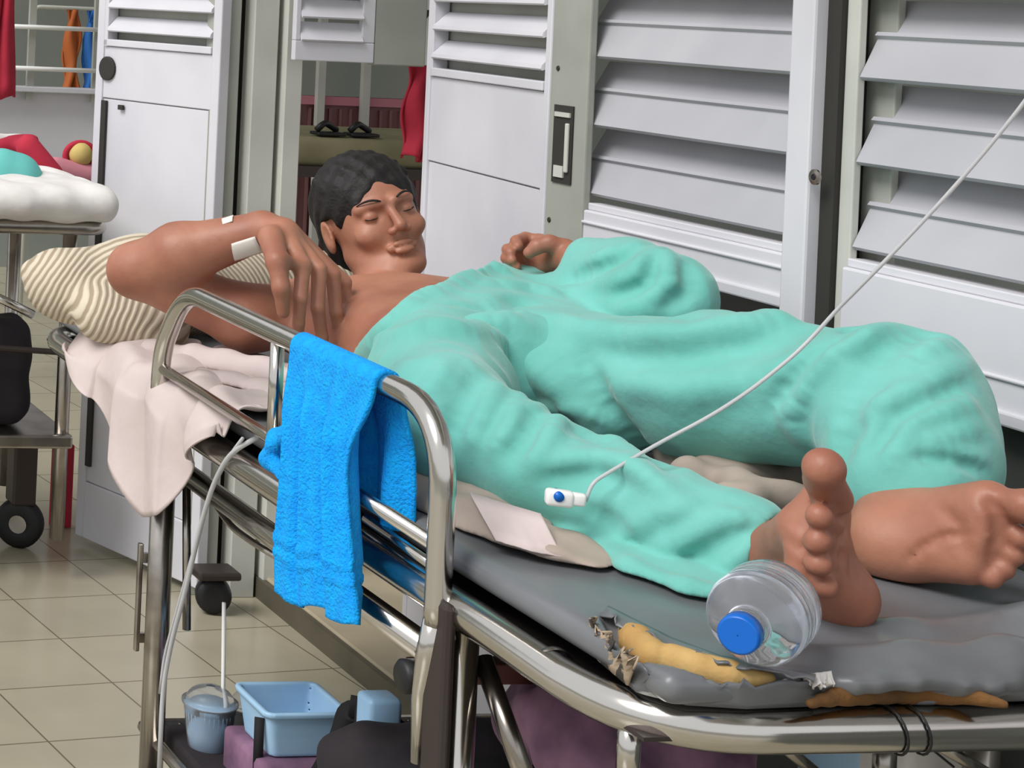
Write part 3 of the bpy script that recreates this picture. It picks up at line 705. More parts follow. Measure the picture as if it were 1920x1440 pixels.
sd.chain([fz(1262, 1240), fz(1310, 1254), fz(1370, 1266), fz(1440, 1276)], [.0165, .016, .014, .008], .002)
X, Y, Z = sd.grid(); sd.d = sd.d + waves(X, Y, Z, [(140, 90, 110, 0, .0004)])
o = link('foam_padding', sd.mesh('foam', 1), M['foam'], mroot); o['label'] = 'yellow foam showing through the torn corner'
sd = SDF((1.14, 1.46, .71), (1.76, 1.70, .79), .0025)
sd.chain([tuple(at(a_, b_ + 8, z=.752) + Vector((0, .011, .001))) for a_, b_ in ((1535, 1322), (1610, 1302), (1710, 1292), (1800, 1300), (1900, 1322))], [.004, .011, .014, .011, .004], .004)
X, Y, Z = sd.grid(); sd.d = sd.d + waves(X, Y, Z, [(240, 160, 200, 0, .0006)])
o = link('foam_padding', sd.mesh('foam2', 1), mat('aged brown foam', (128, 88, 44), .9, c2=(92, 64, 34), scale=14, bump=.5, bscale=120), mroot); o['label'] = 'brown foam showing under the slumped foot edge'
# flaps of torn cover
def ribbon(name, A_, B_, material, parent, rag=.003, th=.0015, seed=1):
    rnd = random.Random(seed); bm = bmesh.new(); n = 30; rows = []
    def samp(L, t):
        t *= len(L) - 1; i = min(int(t), len(L) - 2); return Vector(L[i]).lerp(Vector(L[i + 1]), t - i)
    for i in range(n + 1):
        a_ = samp(A_, i / n); b_ = samp(B_, i / n); j = Vector((rnd.uniform(-1, 1), rnd.uniform(-1, 1), rnd.uniform(-1, 1))) * rag
        rows.append([bm.verts.new(a_.lerp(b_, k / 4) + j * (k / 4) ** 2 + Vector((0, 0, min(rag, .002) * math.sin(i * .9) * k / 4))) for k in range(5)])
    for i in range(n):
        for k in range(4): bm.faces.new((rows[i][k], rows[i + 1][k], rows[i + 1][k + 1], rows[i][k + 1]))
    o = from_bm(name, bm, material, parent, True); md = o.modifiers.new('thick', 'SOLIDIFY'); md.thickness = th; return o
G_ = lambda L, z_: [tuple(at(a_, b_, z=z_)) for a_, b_ in L]
lowL = [(1118, 1185), (1140, 1225), (1200, 1275), (1290, 1298), (1400, 1305), (1530, 1300)]
ribbon('torn_flap', G_([(a_ - 4, b_ + 22) for a_, b_ in lowL], .742), G_([(1122, 1180), (1150, 1215), (1210, 1255), (1290, 1272), (1400, 1280), (1540, 1275)], .768), M['vinyl'], mroot, .004, .002, 3)
ribbon('torn_flap', G_([(1140, 1135), (1190, 1160), (1260, 1195), (1350, 1228), (1450, 1250), (1530, 1264)], .777), G_([(1132, 1150), (1178, 1172), (1250, 1208), (1345, 1238), (1445, 1258), (1528, 1270)], .778), M['vinyl'], mroot, .004, .002, 8)
ribbon('frayed_lining', G_([(1100, 1205), (1125, 1240), (1180, 1285)], .744), G_([(1112, 1170), (1150, 1195), (1190, 1245)], .775), M['cloth_lining'], mroot, .006, .002, 5)
ribbon('frayed_lining', G_([(1500, 1262), (1530, 1262), (1556, 1258)], .776), G_([(1500, 1272), (1530, 1290), (1560, 1284)], .765), M['white_cloth'], mroot, .004, .002, 6)

# ------------------------------------------------------------------ person
pr = empty('person', (1.42, 2.45, MT), 'person in teal hospital clothes lying on the stretcher with one arm over the side rail', 'person')
J = {}
J['pelv'] = Vector((1.44, 2.47, .858))
J['hipN'] = Vector((1.36, 2.48, .856)); J['hipF'] = Vector((1.53, 2.44, .858))
J['kneeN'] = Vector((1.178, 2.16, .862)); J['ankN'] = at(1440, 1045, y=1.80)
J['kneeF'] = Vector((1.675, 1.985, .940)); J['ankF'] = at(1690, 985, y=1.86)
J['shN'] = Vector((1.345, 2.87, .87)); J['shF'] = Vector((1.61, 2.78, .895)); J['neck'] = Vector((1.475, 2.89, .925))
J['elN'] = Vector((1.055, 2.92, .925)); J['wrN'] = at(492, 432, y=2.79)
J['elF'] = at(1256, 548, y=2.43); J['wrF'] = at(1085, 492, y=2.64)
HC = at(700, 414, y=2.975)
hu = Vector((-.26, .30, .90)); hf = Vector((-.06, -.97, .12))
hz = hu.normalized(); hy = (hf - hz * hf.dot(hz)).normalized(); hx = hy.cross(hz).normalized()   # hx = the person's left/right
def hp(a, b_, c_): return HC + hx * a + hy * b_ + hz * c_
HR = [tuple(hx), tuple(hy), tuple(hz)]
B = SDF((.96, 1.50, MT - .03), (1.86, 3.24, 1.20), .0030)
V = lambda *a: Vector(a)
# torso
B.cap(J['hipN'], J['hipF'], .078, .078, .04)
for a_, b_, r1, r2 in ((J['hipN'] + V(.02, 0, 0), V(1.39, 2.80, .865), .062, .072), (J['hipF'] - V(.02, 0, 0), V(1.57, 2.75, .875), .062, .068), (J['pelv'] + V(0, 0, .0), V(1.475, 2.78, .870), .062, .076)): B.cap(a_, b_, r1, r2, .05)
B.cap(J['shN'], V(1.47, 2.83, .868), .056, .064, .03); B.cap(J['shF'] + V(0, 0, -.008), V(1.47, 2.83, .870), .052, .064, .03)
B.cap(V(1.47, 2.87, .872), HC + hz * -.070 + hy * -.022, .056, .043, .02)
# arms
B.chain([J['shN'], J['shN'].lerp(J['elN'], .45) + V(.01, -.035, -.034), J['elN']], [.055, .050, .041], .025)
B.cap(V(1.33, 2.80, .84), V(1.38, 2.62, .84), .052, .06, .04)
B.chain([J['elN'], J['elN'].lerp(J['wrN'], .35) + V(0, -.006, .004), J['wrN']], [.042, .049, .0295], .02)
B.chain([J['shF'], J['elF'] + V(0, 0, -.008), J['elF'].lerp(J['wrF'], .3), J['wrF']], [.050, .034, .033, .026], .02)
B.cap(V(1.40, 2.80, .870), V(1.56, 2.74, .875), .062, .062, .03)
# legs
for s_ in 'NF':
    B.chain([J['hip' + s_], J['hip' + s_].lerp(J['knee' + s_], .4), J['knee' + s_]], [.080, .068, .050], .03)
    B.chain([J['knee' + s_], J['knee' + s_].lerp(J['ank' + s_], .3), J['ank' + s_]], [.047, .046, .034], .02)
# --- near hand (draped from the wrist)
W = J['wrN']
def P(px, py, y): return at(px, py, y=y)
ND = -.035
kn = [P(568, 498, 2.685), P(598, 505, 2.70), P(624, 516, 2.72), P(645, 530, 2.745)]
tips = [[P(563, 560, 2.665), P(560, 606, 2.67), P(558, 645, 2.68)], [P(596, 578, 2.68), P(604, 632, 2.685), P(603, 676, 2.70)], [P(630, 585, 2.705), P(640, 636, 2.71), P(640, 676, 2.72)], [P(655, 592, 2.735), P(662, 630, 2.74), P(662, 660, 2.75)]]
B.cap(W, P(530, 440, 2.75), .028, .027, .012)
for i, k_ in enumerate(kn):
    B.cap(P(530, 440, 2.75) + V(.006 * i, .008 * i, 0), k_, .019, .0125, .010)
    B.chain([k_] + tips[i], [[.0118, .0105, .0092, .0078], [.012, .0105, .0095, .008], [.0115, .010, .009, .0078], [.010, .0088, .008, .0068]][i], .003)
th = [P(508, 445, 2.73), P(520, 490, 2.67), P(527, 540, 2.655), P(531, 585, 2.66)]
B.chain(th, [.020, .016, .0125, .0098], .008)
B.cap(th[1], kn[0], .010, .009, .012)
# --- far hand: loosely curled fist, palm to the camera
Wf = J['wrF']
pc = P(1035, 478, 2.70)
B.cap(Wf, P(1062, 478, 2.67), .024, .022, .012)
kf = [P(1012, 452, 2.745), P(1010, 470, 2.74), P(1008, 488, 2.735), P(1012, 503, 2.73)]
for i, k_ in enumerate(kf): B.cap(P(1062, 474 + 5 * i, 2.67), k_, .017, .012, .009)
cf = [[P(985, 446, 2.76), P(968, 452, 2.74), P(972, 462, 2.715)], [P(978, 466, 2.76), P(952, 468, 2.74), P(958, 474, 2.715)], [P(975, 484, 2.755), P(950, 484, 2.735), P(960, 488, 2.71)], [P(982, 500, 2.75), P(956, 498, 2.73), P(968, 500, 2.71)]]
for i, k_ in enumerate(kf): B.chain([k_] + cf[i], [.0105, .0095, .009, .0078], .003)
B.chain([P(1055, 466, 2.67), P(1030, 456, 2.675), P(1008, 462, 2.68), P(992, 474, 2.685)], [.016, .0125, .011, .009], .006)
# --- near foot: toes towards the camera, big toe on top
aN = J['ankN']; hl = V(1.362, 1.695, MT + .026)
Y0 = 1.655
bt = P(1568, 930, Y0 + .01); lt = P(1520, 1085, Y0 - .0)
B.cap(aN, hl, .034, .029, .025)
B.cap(aN + V(.005, -.01, .0), bt.lerp(lt, .5) + V(.0, .03, 0), .032, .024, .025)
for i in range(5):
    a_ = bt.lerp(lt, i / 4) + V(0, .012, 0)
    B.cap(hl.lerp(aN, .45 - .1 * i) + V(0, -.02, .0), a_, .026, [.020, .017, .016, .0155, .015][i], .02)
tt = [(1545, 878, Y0 - .028, .0195), (1536, 968, Y0 - .022, .0125), (1534, 1014, Y0 - .020, .0122), (1536, 1058, Y0 - .017, .0118), (1548, 1100, Y0 - .012, .0115)]
tb = [(1560, 935, Y0 + .0, .019), (1556, 985, Y0 + .004, .0135), (1550, 1022, Y0 + .004, .013), (1548, 1056, Y0 + .004, .0128), (1550, 1086, Y0 + .004, .0122)]
for (a_, b_) in zip(tb, tt):
    mid = P((a_[0] + b_[0]) / 2 - 8, (a_[1] + b_[1]) / 2 - 6, (a_[2] + b_[2]) / 2)
    B.chain([P(*a_[:3]), mid, P(*b_[:3])], [a_[3], (a_[3] + b_[3]) / 2 * .92, b_[3]], .0035)
# --- far foot: sole to the camera, toes to the right
aF = J['ankF']
h2 = P(1668, 1035, 1.83); h2.z = max(h2.z, MT + .033)
B.cap(aF, h2, .036, .033, .03)
fb1, fb5 = P(1855, 948, 1.74), P(1815, 1062, 1.745)
B.cap(aF, fb1, .033, .026, .03); B.cap(h2, fb5, .032, .019, .03); B.cap(h2.lerp(aF, .5), fb1.lerp(fb5, .5), .034, .024, .03)
tf = [(P(1925, 950, 1.70), .0185), (P(1912, 1008, 1.712), .0125), (P(1898, 1040, 1.718), .0122), (P(1880, 1066, 1.722), .0118), (P(1858, 1083, 1.726), .0115)]
for i, (t_, r_) in enumerate(tf):
    B.chain([fb1.lerp(fb5, i / 4), fb1.lerp(fb5, i / 4).lerp(t_, .6) + V(.002, .004, .0), t_], [.021 - .0015 * i, r_ * .86, r_], .004)
# --- head
B.ell(hp(0, -.012, .028), (.075, .093, .083), HR, .01)
B.ell(hp(0, .012, -.030), (.060, .066, .075), HR, .03)
B.ell(hp(0, .060, -.086), (.026, .022, .018), HR, .022)           # chin
for s_ in (-1, 1):
    B.cap(hp(s_ * .052, .0, -.050), hp(s_ * .024, .056, -.086), .016, .013, .02)    # jaw line
    B.ell(hp(s_ * .038, .058, -.026), (.022, .018, .018), HR, .015)                  # cheek
    B.cap(hp(s_ * .012, .086, .020), hp(s_ * .045, .066, .018), .007, .007, .012)    # brow
    B.ell(hp(s_ * .031, .084, .002), (.016, .010, .009), HR, .008, True)             # socket
    B.ell(hp(s_ * .031, .070, .002), (.0125, .0115, .010), HR, .003)                 # closed lid
    # ear
    B.ell(hp(s_ * .080, -.012, -.006), (.007, .017, .030), HR, .006); B.ell(hp(s_ * .087, -.004, -.002), (.006, .009, .018), HR, .004, True)
B.cap(hp(0, .083, .012), hp(0, .103, -.024), .006, .0095, .010)
for s_ in (-1, 1): B.ell(hp(s_ * .0125, .092, -.030), (.008, .010, .007), HR, .005); B.ell(hp(s_ * .006, .098, -.037), (.003, .004, .004), HR, .002, True)
B.cap(hp(-.020, .078, -.056), hp(.020, .078, -.056), .0065, .0065, .006); B.ell(hp(0, .086, -.051), (.018, .006, .0055), HR, .003); B.ell(hp(0, .085, -.063), (.017, .0065, .006), HR, .003)
B.cap(hp(-.023, .092, -.057), hp(.023, .092, -.057), .0015, .0015, .002, True)
folds(B, [([(1700, 1055), (1735, 1022), (1775, 1004), (1820, 1002)], -.0022, .005), ([(1760, 950), (1800, 985), (1812, 1040)], -.0015, .008), ([(1845, 930), (1868, 960), (1872, 1010), (1856, 1050)], -.0035, .007),
          ([(1585, 960), (1600, 1020), (1600, 1090)], -.0025, .008), ([(1570, 935), (1578, 990), (1574, 1060)], -.003, .006), ([(1475, 985), (1500, 1010), (1525, 1040)], .0014, .006), ([(1470, 1020), (1500, 1045), (1525, 1070)], .0012, .006)])
B.floor_cut(MT + .003)
body = link('body', B.mesh('body', 2), M['skin'], pr)
del B
# eyes: dark lash line under the lowered lids, brows and hair
for s_ in (-1, 1):
    bm = bmesh.new(); tube(bm, [hp(s_ * .031 + a_ * .0125, .0805 - abs(a_) * .006, .0 - .003 * (1 - a_ * a_)) for a_ in [i / 4 - 1 for i in range(9)]], .0011, 6)
    from_bm('eyelashes', bm, M['hair'], pr, True)
    bm = bmesh.new(); tube(bm, [hp(s_ * (.014 + .034 * a_), .0925 - .022 * a_ * a_, .022 + .006 * math.sin(a_ * 2.6)) for a_ in [i / 6 for i in range(7)]], [.0012, .0019, .0021, .0021, .0018, .0014, .0008], 6)
    from_bm('eyebrow', bm, M['hair'], pr, True)
Hs = SDF(HC - V(.16, .16, .16), HC + V(.16, .16, .16), .003)
Hs.ell(hp(0, -.020, .034), (.086, .100, .091), HR, .01)
Hs.ell(hp(0, -.060, -.02), (.070, .055, .06), HR, .03)
for i in range(26):
    a_ = i * 2.399; rr = .03 + .05 * ((i * 37) % 10) / 10
    Hs.cap(hp(rr * math.cos(a_), -.02 + rr * math.sin(a_), .112 - rr * .35), hp(rr * 1.25 * math.cos(a_ + .4), -.02 + rr * 1.2 * math.sin(a_ + .4), .10 - rr * .55), .008, .004, .006)
# keep the face clear
Hs.ell(hp(0, .115, -.035), (.064, .075, .098), HR, .006, True)
Hs.ell(hp(0, .075, -.09), (.10, .09, .085), HR, .006, True)
for s_ in (-1, 1): Hs.ell(hp(s_ * .082, .004, -.012), (.02, .026, .036), HR, .005, True)
X, Y, Z = Hs.grid(); Hs.d = Hs.d + waves(X, Y, Z, [(210, 60, 90, 0, .0012), (-130, 190, 60, 1, .0012)])
link('hair', Hs.mesh('hair', 1), M['hair'], pr)

# ------------------------------------------------------------------ clothes
def fold_field(sd, amp=.004):
    X, Y, Z = sd.grid()
    wx = .02 * np.sin(9 * Y + 4 * X) + .015 * np.sin(17 * Z + 11 * X); 
    f = np.sin(38 * (X + wx) + 22 * Y) * .5 + np.sin(61 * (Y + wx) - 25 * X + 30 * Z) * .35 + np.sin(95 * (X - wx) + 40 * Z + 20 * Y) * .2
    ridge = 1 - np.abs(f)
    return (-amp * (ridge - .5)).astype(np.float32)
G = SDF((1.14, 2.22, MT), (1.86, 2.98, 1.10), .0032)
# shirt body
G.cap(V(1.37, 2.48, .862), V(1.385, 2.76, .868), .092, .084, .05)
G.cap(V(1.54, 2.44, .862), V(1.575, 2.72, .888), .090, .084, .05)
G.cap(V(1.45, 2.46, .866), V(1.49, 2.76, .886), .094, .084, .05)
G.cap(V(1.54, 2.75, .885), V(1.64, 2.77, .90), .075, .062, .04)
# sleeve of the far arm
eF, wF = J['elF'], J['wrF']
G.chain([J['shF'] + V(.02, -.03, 0), V(1.66, 2.62, .91), eF + V(0, 0, -.02)], [.066, .062, .058], .04)
G.chain([eF + V(.0, .0, -.005), eF.lerp(wF, .45) + V(0, 0, .004), eF.lerp(wF, .86)], [.058, .050, .042], .03)
G.cap(eF + V(-.03, .02, .01), eF + V(-.02, .06, .02), .035, .03, .03)
# folds placed along the cloth as the photo shows them
folds(G, [([(680, 657), (779, 566), (862, 530), (920, 505)], .014, .020), ([(790, 630), (862, 580), (976, 562), (1040, 585)], -.012, .020),
          ([(770, 650), (840, 612), (917, 604), (990, 612)], .010, .018), ([(700, 690), (740, 640), (790, 600)], -.006, .012),
          ([(880, 505), (910, 495), (950, 512)], .012, .012), ([(900, 530), (1000, 545), (1100, 560), (1250, 590)], .008, .018),
          ([(1080, 520), (1130, 500), (1180, 470)], -.008, .012), ([(1110, 540), (1180, 520), (1230, 470)], .009, .013), ([(1150, 560), (1215, 530), (1225, 480)], -.008, .012),
          ([(1210, 570), (1255, 530), (1250, 470)], .009, .012), ([(1250, 575), (1290, 540), (1290, 490)], -.007, .012), ([(1110, 490), (1160, 480), (1200, 458)], .007, .010),
          ([(750, 760), (760, 700), (790, 650)], .006, .012)])
G.d = G.d + fold_field(G, .0045)
# neckline and cuff: the shirt is open and slipped off the near shoulder
A_ = hit(G, 672, 640); B_ = hit(G, 852, 517)
nn = np.cross(B_ - A_, np.array([.05, 1, -.75])); nn /= np.linalg.norm(nn); nn = nn if nn[2] > 0 else -nn
X, Y, Z = G.grid(); pl = (X - A_[0]) * nn[0] + (Y - A_[1]) * nn[1] + (Z - A_[2]) * nn[2]
pl = np.where(X > 1.585 + 0 * pl, pl - (X - 1.585) * 2.5, pl)     # the far shoulder and sleeve stay covered
G.d = np.maximum(G.d, (pl + .003 * np.sin(60 * X)).astype(np.float32))
G.cap(eF.lerp(wF, .80), wF + (wF - eF).normalized() * .05, .031, .033, .004, True)
G.floor_cut(MT + .004)
gm = link('shirt', G.mesh('shirt', 2), M['gown'], pr)
del G
T_ = SDF((1.06, 1.70, MT), (1.84, 2.62, 1.10), .0032)
# pelvis, near leg
hN, kN, aN_, hF, kF, aF_ = J['hipN'], J['kneeN'], J['ankN'], J['hipF'], J['kneeF'], J['ankF']
T_.cap(hN + V(.02, .04, .0), hF + V(-.02, .04, 0), .088, .088, .05)
T_.chain([hN, hN.lerp(kN, .55) + V(0, 0, .004), kN + V(.012, .0, .004)], [.092, .088, .076], .04)
T_.chain([kN + V(.010, 0, 0), kN.lerp(aN_, .38) + V(0, 0, -.006), kN.lerp(aN_, .7) + V(0, 0, -.006), aN_.lerp(kN, .07)], [.074, .058, .054, .056], .03)
T_.chain([hF, hF.lerp(kF, .5) + V(0, 0, -.004), kF + V(-.005, 0, -.005)], [.092, .088, .082], .05)
T_.chain([V(1.50, 2.36, .875), V(1.56, 2.22, .888), V(1.61, 2.11, .896)], [.055, .050, .044], .05)
T_.chain([kF + V(0, 0, -.01), kF.lerp(aF_, .45) + V(.012, .0, .0), aF_.lerp(kF, .18) + V(.012, 0, .008)], [.078, .080, .070], .04)
folds(T_, [([(1000, 590), (1100, 620), (1200, 633), (1294, 630), (1462, 600), (1575, 582), (1700, 590)], .012, .020),
           ([(1120, 660), (1250, 665), (1400, 645), (1520, 615)], -.010, .024),
           ([(1150, 720), (1280, 735), (1400, 720), (1520, 680), (1642, 615)], .007, .018),
           ([(1642, 618), (1567, 660), (1519, 712), (1480, 775), (1500, 825)], .014, .012),
           ([(1620, 600), (1540, 650), (1490, 705), (1450, 770)], -.010, .012),
           ([(1755, 597), (1669, 651), (1628, 707), (1590, 785), (1575, 850)], -.018, .018),
           ([(1815, 677), (1725, 730), (1650, 760), (1600, 810)], .008, .012), ([(1780, 640), (1700, 670), (1650, 720), (1610, 800)], .010, .016),
           ([(1815, 756), (1744, 779), (1706, 801), (1669, 865)], .008, .012), ([(1810, 715), (1740, 750), (1680, 785), (1640, 850)], -.006, .012),
           ([(1717, 857), (1780, 862), (1837, 880)], -.006, .008), ([(1730, 845), (1800, 850), (1845, 862)], .005, .008), ([(1830, 800), (1780, 820), (1730, 830)], .005, .010),
           ([(700, 640), (800, 612), (900, 620), (1000, 680), (1095, 775), (1180, 865), (1290, 960)], .010, .018),
           ([(1095, 677), (1135, 756), (1194, 827), (1260, 880)], -.012, .014),
           ([(980, 735), (957, 796), (925, 843)], .007, .010), ([(1052, 780), (1028, 828), (996, 880)], .008, .010), ([(1010, 770), (985, 820), (955, 860)], -.008, .012),
           ([(984, 764), (1095, 770), (1155, 800)], .006, .010), ([(1070, 800), (1120, 815), (1180, 840)], -.009, .014),
           ([(1016, 868), (1135, 855), (1194, 875), (1260, 930)], .008, .011), ([(1040, 900), (1120, 890), (1180, 910)], -.006, .012),
           ([(780, 820), (800, 740), (840, 680)], .006, .012), ([(840, 830), (870, 750), (900, 700)], -.007, .014), ([(880, 840), (905, 780), (940, 720)], .006, .011),
           ([(1210, 1050), (1280, 1015), (1357, 967), (1430, 975)], .008, .010), ([(1250, 1070), (1330, 1030), (1400, 1000)], -.005, .010), ([(1160, 1010), (1230, 960), (1300, 950)], .005, .012),
           ([(1310, 1095), (1370, 1060), (1420, 1010)], .006, .009), ([(1110, 960), (1170, 1000), (1190, 1050)], -.006, .012)])
T_.d = T_.d + fold_field(T_, .0045)
# flat hem lying on the mattress
T_.chain([(at(1085, 1005, z=MT + .004)), at(1180, 1070, z=MT + .004), at(1290, 1110, z=MT + .004), at(1375, 1125, z=MT + .006)], .011, .02)
for i in range(8): T_.ell(at(1100 + 38 * i, 1005 + 13.5 * i, z=MT + .006), (.035, .035, .007), None, .015)
# open cuffs
dN = (aN_ - kN).normalized()
T_.cap(aN_ - dN * .010, aN_ + dN * .08, .041, .048, .004, True)
T_.cap(aN_ + dN * .060, aN_ + dN * .12, .075, .085, .002, True)
dF = (V(1.63, 1.80, .80) - kF).normalized()
T_.cap(aF_ + V(.0, -.0, -.014), aF_ + V(.0, -.05, -.06), .045, .07, .006, True)
T_.floor_cut(MT + .004)
link('trousers', T_.mesh('trousers', 2), M['gown'], pr)
# tapes, splint pad and wrist band
def patch(name, c_, n_, t_, L, Wd, r_, mt, par):
    n_ = Vector(n_).normalized(); t_ = Vector(t_); t_ = (t_ - n_ * t_.dot(n_)).normalized(); s2 = n_.cross(t_); bm = bmesh.new(); g = []
    for i in range(9):
        row = []
        for j in range(9):
            u = (i / 8 - .5) * L; v = (j / 8 - .5) * Wd; a_ = v / r_
            row.append(bm.verts.new(Vector(c_) + t_ * u + s2 * math.sin(a_) * r_ + n_ * (math.cos(a_) - 1) * r_))
        g.append(row)
    for i in range(8):
        for j in range(8): bm.faces.new((g[i][j], g[i + 1][j], g[i + 1][j + 1], g[i][j + 1]))
    o = from_bm(name, bm, mt, par, True); md = o.modifiers.new('thick', 'SOLIDIFY'); md.thickness = .0015; return o
fa = (J['wrN'] - J['elN']).normalized()
def on_arm(t_, ang, lift=.0015):
    c_ = J['elN'].lerp(J['wrN'], t_); r_ = .049 + (.0295 - .049) * max(0, (t_ - .35) / .65); side = fa.cross(Vector((0, 0, 1))).normalized(); upn = side.cross(fa).normalized()
    n_ = side * math.cos(ang) + upn * math.sin(ang)
    return c_ + n_ * (r_ + lift), n_, r_
vdir = (Vector((0, 0, H)) - J['wrN']).normalized()
c_, n_, r_ = on_arm(.76, 1.05); patch('tape', c_, n_, fa, .042, .018, r_, M['tape'], pr)
c_, n_, r_ = on_arm(.86, -.62, .002); patch('gauze_pad', c_, n_, fa, .055, .034, r_, M['tape'], pr)
bw = J['elF'].lerp(J['wrF'], .95); dw = (J['wrF'] - J['elF']).normalized()
bm = bmesh.new(); lathe(bm, [(-.007, .030), (.007, .0285)], bw, dw, 28); o = from_bm('wristband', bm, M['tape'], pr, True); md = o.modifiers.new('thick', 'SOLIDIFY'); md.thickness = .001

# ------------------------------------------------------------------ pillow, sheets, towel
sd = SDF((.86, 2.92, .72), (1.78, 3.56, 1.06), .005)
sd.chain([(1.01, 3.16, .865), (1.14, 3.13, .86), (1.35, 3.22, .85), (1.60, 3.24, .845)], [.062, .082, .082, .072], .05)
sd.chain([(.965, 3.20, .878), (1.02, 3.14, .865)], [.012, .055], .03)
sd.chain([(1.05, 3.05, .83), (1.15, 3.02, .815)], [.045, .045], .04)
sd.ell(HC + V(.0, .05, -.03), (.10, .10, .11), None, .02, True)
sd.cap(J['elN'] + V(-.0, 0, .005), J['elN'].lerp(J['shN'], .6), .046, .056, .012, True); sd.cap(J['elN'], J['elN'].lerp(J['wrN'], .5), .046, .052, .012, True)
X, Y, Z = sd.grid()
rr_ = np.sqrt((X - 1.16) ** 2 * 1.0 + (Y - 3.05) ** 2 * .5 + (Z - .80) ** 2 * 1.3)
sd.d = sd.d + waves(X, Y, Z, [(22, 9, 14, 0, .004)])
sd.floor_cut(MT + .0035)
Mp = mat('ribbed beige pillow cloth', (206, 190, 164), .85, bump=.2, bscale=60)
t = Mp.node_tree; b = t.nodes['Principled BSDF']; co = t.nodes.new('ShaderNodeTexCoord'); mp = t.nodes.new('ShaderNodeMapping'); mp.inputs['Location'].default_value = (-1.16, -3.05 * .7, -.80 * 1.14); mp.inputs['Scale'].default_value = (1, .7, 1.14)
wv = t.nodes.new('ShaderNodeTexWave'); wv.wave_type = 'RINGS'; wv.rings_direction = 'SPHERICAL'; wv.inputs['Scale'].default_value = 34; wv.inputs['Distortion'].default_value = 2.2; wv.inputs['Detail Scale'].default_value = .6
rp = t.nodes.new('ShaderNodeValToRGB'); rp.color_ramp.elements[0].color = lin((160, 144, 122)); rp.color_ramp.elements[1].color = lin((208, 196, 176)); rp.color_ramp.elements[0].position = .2; rp.color_ramp.elements[1].position = .6
t.links.new(co.outputs['Object'], mp.inputs[0]); t.links.new(mp.outputs[0], wv.inputs['Vector']); t.links.new(wv.outputs[0], rp.inputs[0]); t.links.new(rp.outputs[0], b.inputs['Base Color'])
bn = t.nodes.new('ShaderNodeBump'); bn.inputs['Strength'].default_value = .6; bn.inputs['Distance'].default_value = .003; t.links.new(wv.outputs[0], bn.inputs['Height']); t.links.new(bn.outputs[0], b.inputs['Normal'])
o = link('pillow', sd.mesh('pillow', 1), Mp); tag(o, 'beige ribbed pillow under the elbow at the head of the stretcher', 'pillow')

def drape(name, material, label, cat, ys, prof, nx=46, th=.003):
    """ys: list of (y, list of (x,z)) rows, resampled and joined as a sheet"""
    bm = bmesh.new(); rows = []
    K = len(ys) - 1
    def row_at(t_):
        t_ *= K; i = min(int(t_), K - 1); f = t_ - i; f = f * f * (3 - 2 * f)
        (ya, pa_), (yb, pb_) = ys[i], ys[i + 1]
        return ya + (yb - ya) * f, [(a[0] + (b_[0] - a[0]) * f, a[1] + (b_[1] - a[1]) * f) for a, b_ in zip(pa_, pb_)]
    n = 70
    for i in range(n + 1):
        t_ = i / n; y_, p_ = row_at(t_); row = []
        k = len(p_) - 1
        for j in range(nx + 1):
            v = j / nx * k; jj = min(int(v), k - 1); f = v - jj
            # catmull-rom
            q_ = [Vector(p_[max(0, min(k, jj + d_))]) for d_ in (-1, 0, 1, 2)]
            c_ = .5 * ((2 * q_[1]) + (-q_[0] + q_[2]) * f + (2 * q_[0] - 5 * q_[1] + 4 * q_[2] - q_[3]) * f * f + (-q_[0] + 3 * q_[1] - 3 * q_[2] + q_[3]) * f ** 3)
            dx, dy, dz_ = prof(t_, j / nx)
            row.append(bm.verts.new((c_.x + dx, y_ + dy, c_.y + dz_)))
        rows.append(row)
    for i in range(n):
        for j in range(nx): bm.faces.new((rows[i][j], rows[i + 1][j], rows[i + 1][j + 1], rows[i][j + 1]))
    o = from_bm(name, bm, material, None, True); md = o.modifiers.new('thick', 'SOLIDIFY'); md.thickness = th; md.offset = 0
    return tag(o, label, cat)
zt_ = MT + .008
def hem(y_, xb, ze, xe_=1.040): return (y_, [(1.22, zt_), (1.13, zt_ + .004), (xb, zt_ + .002), (xe_ + .006, zt_ - .035), (xe_, zt_ - .07 if ze < .7 else (zt_ + ze) / 2), (xe_, ze)])
def pf_(u, v):
    s_ = max(0, v - .3) / .7
    return (.014 * math.sin(u * 23 + v * 3) * s_ - .006, .02 * math.sin(u * 9 + 2) * s_, .007 * math.sin(u * 31 + v * 9) * (1 - s_) + .004 * math.sin(v * 22 + u * 5) * (1 - s_) + .004)
drape('white_sheet', M['sheet'], 'off white sheet hanging over the edge below the pillow', 'sheet',
      [hem(2.52, 1.075, .745, 1.05), hem(2.62, 1.072, .69, 1.042), hem(2.70, 1.07, .59, 1.038), hem(2.79, 1.07, .555, 1.034), hem(2.88, 1.07, .62, 1.034), hem(3.02, 1.07, .69, 1.03), hem(3.16, 1.07, .73, 1.02)], pf_)
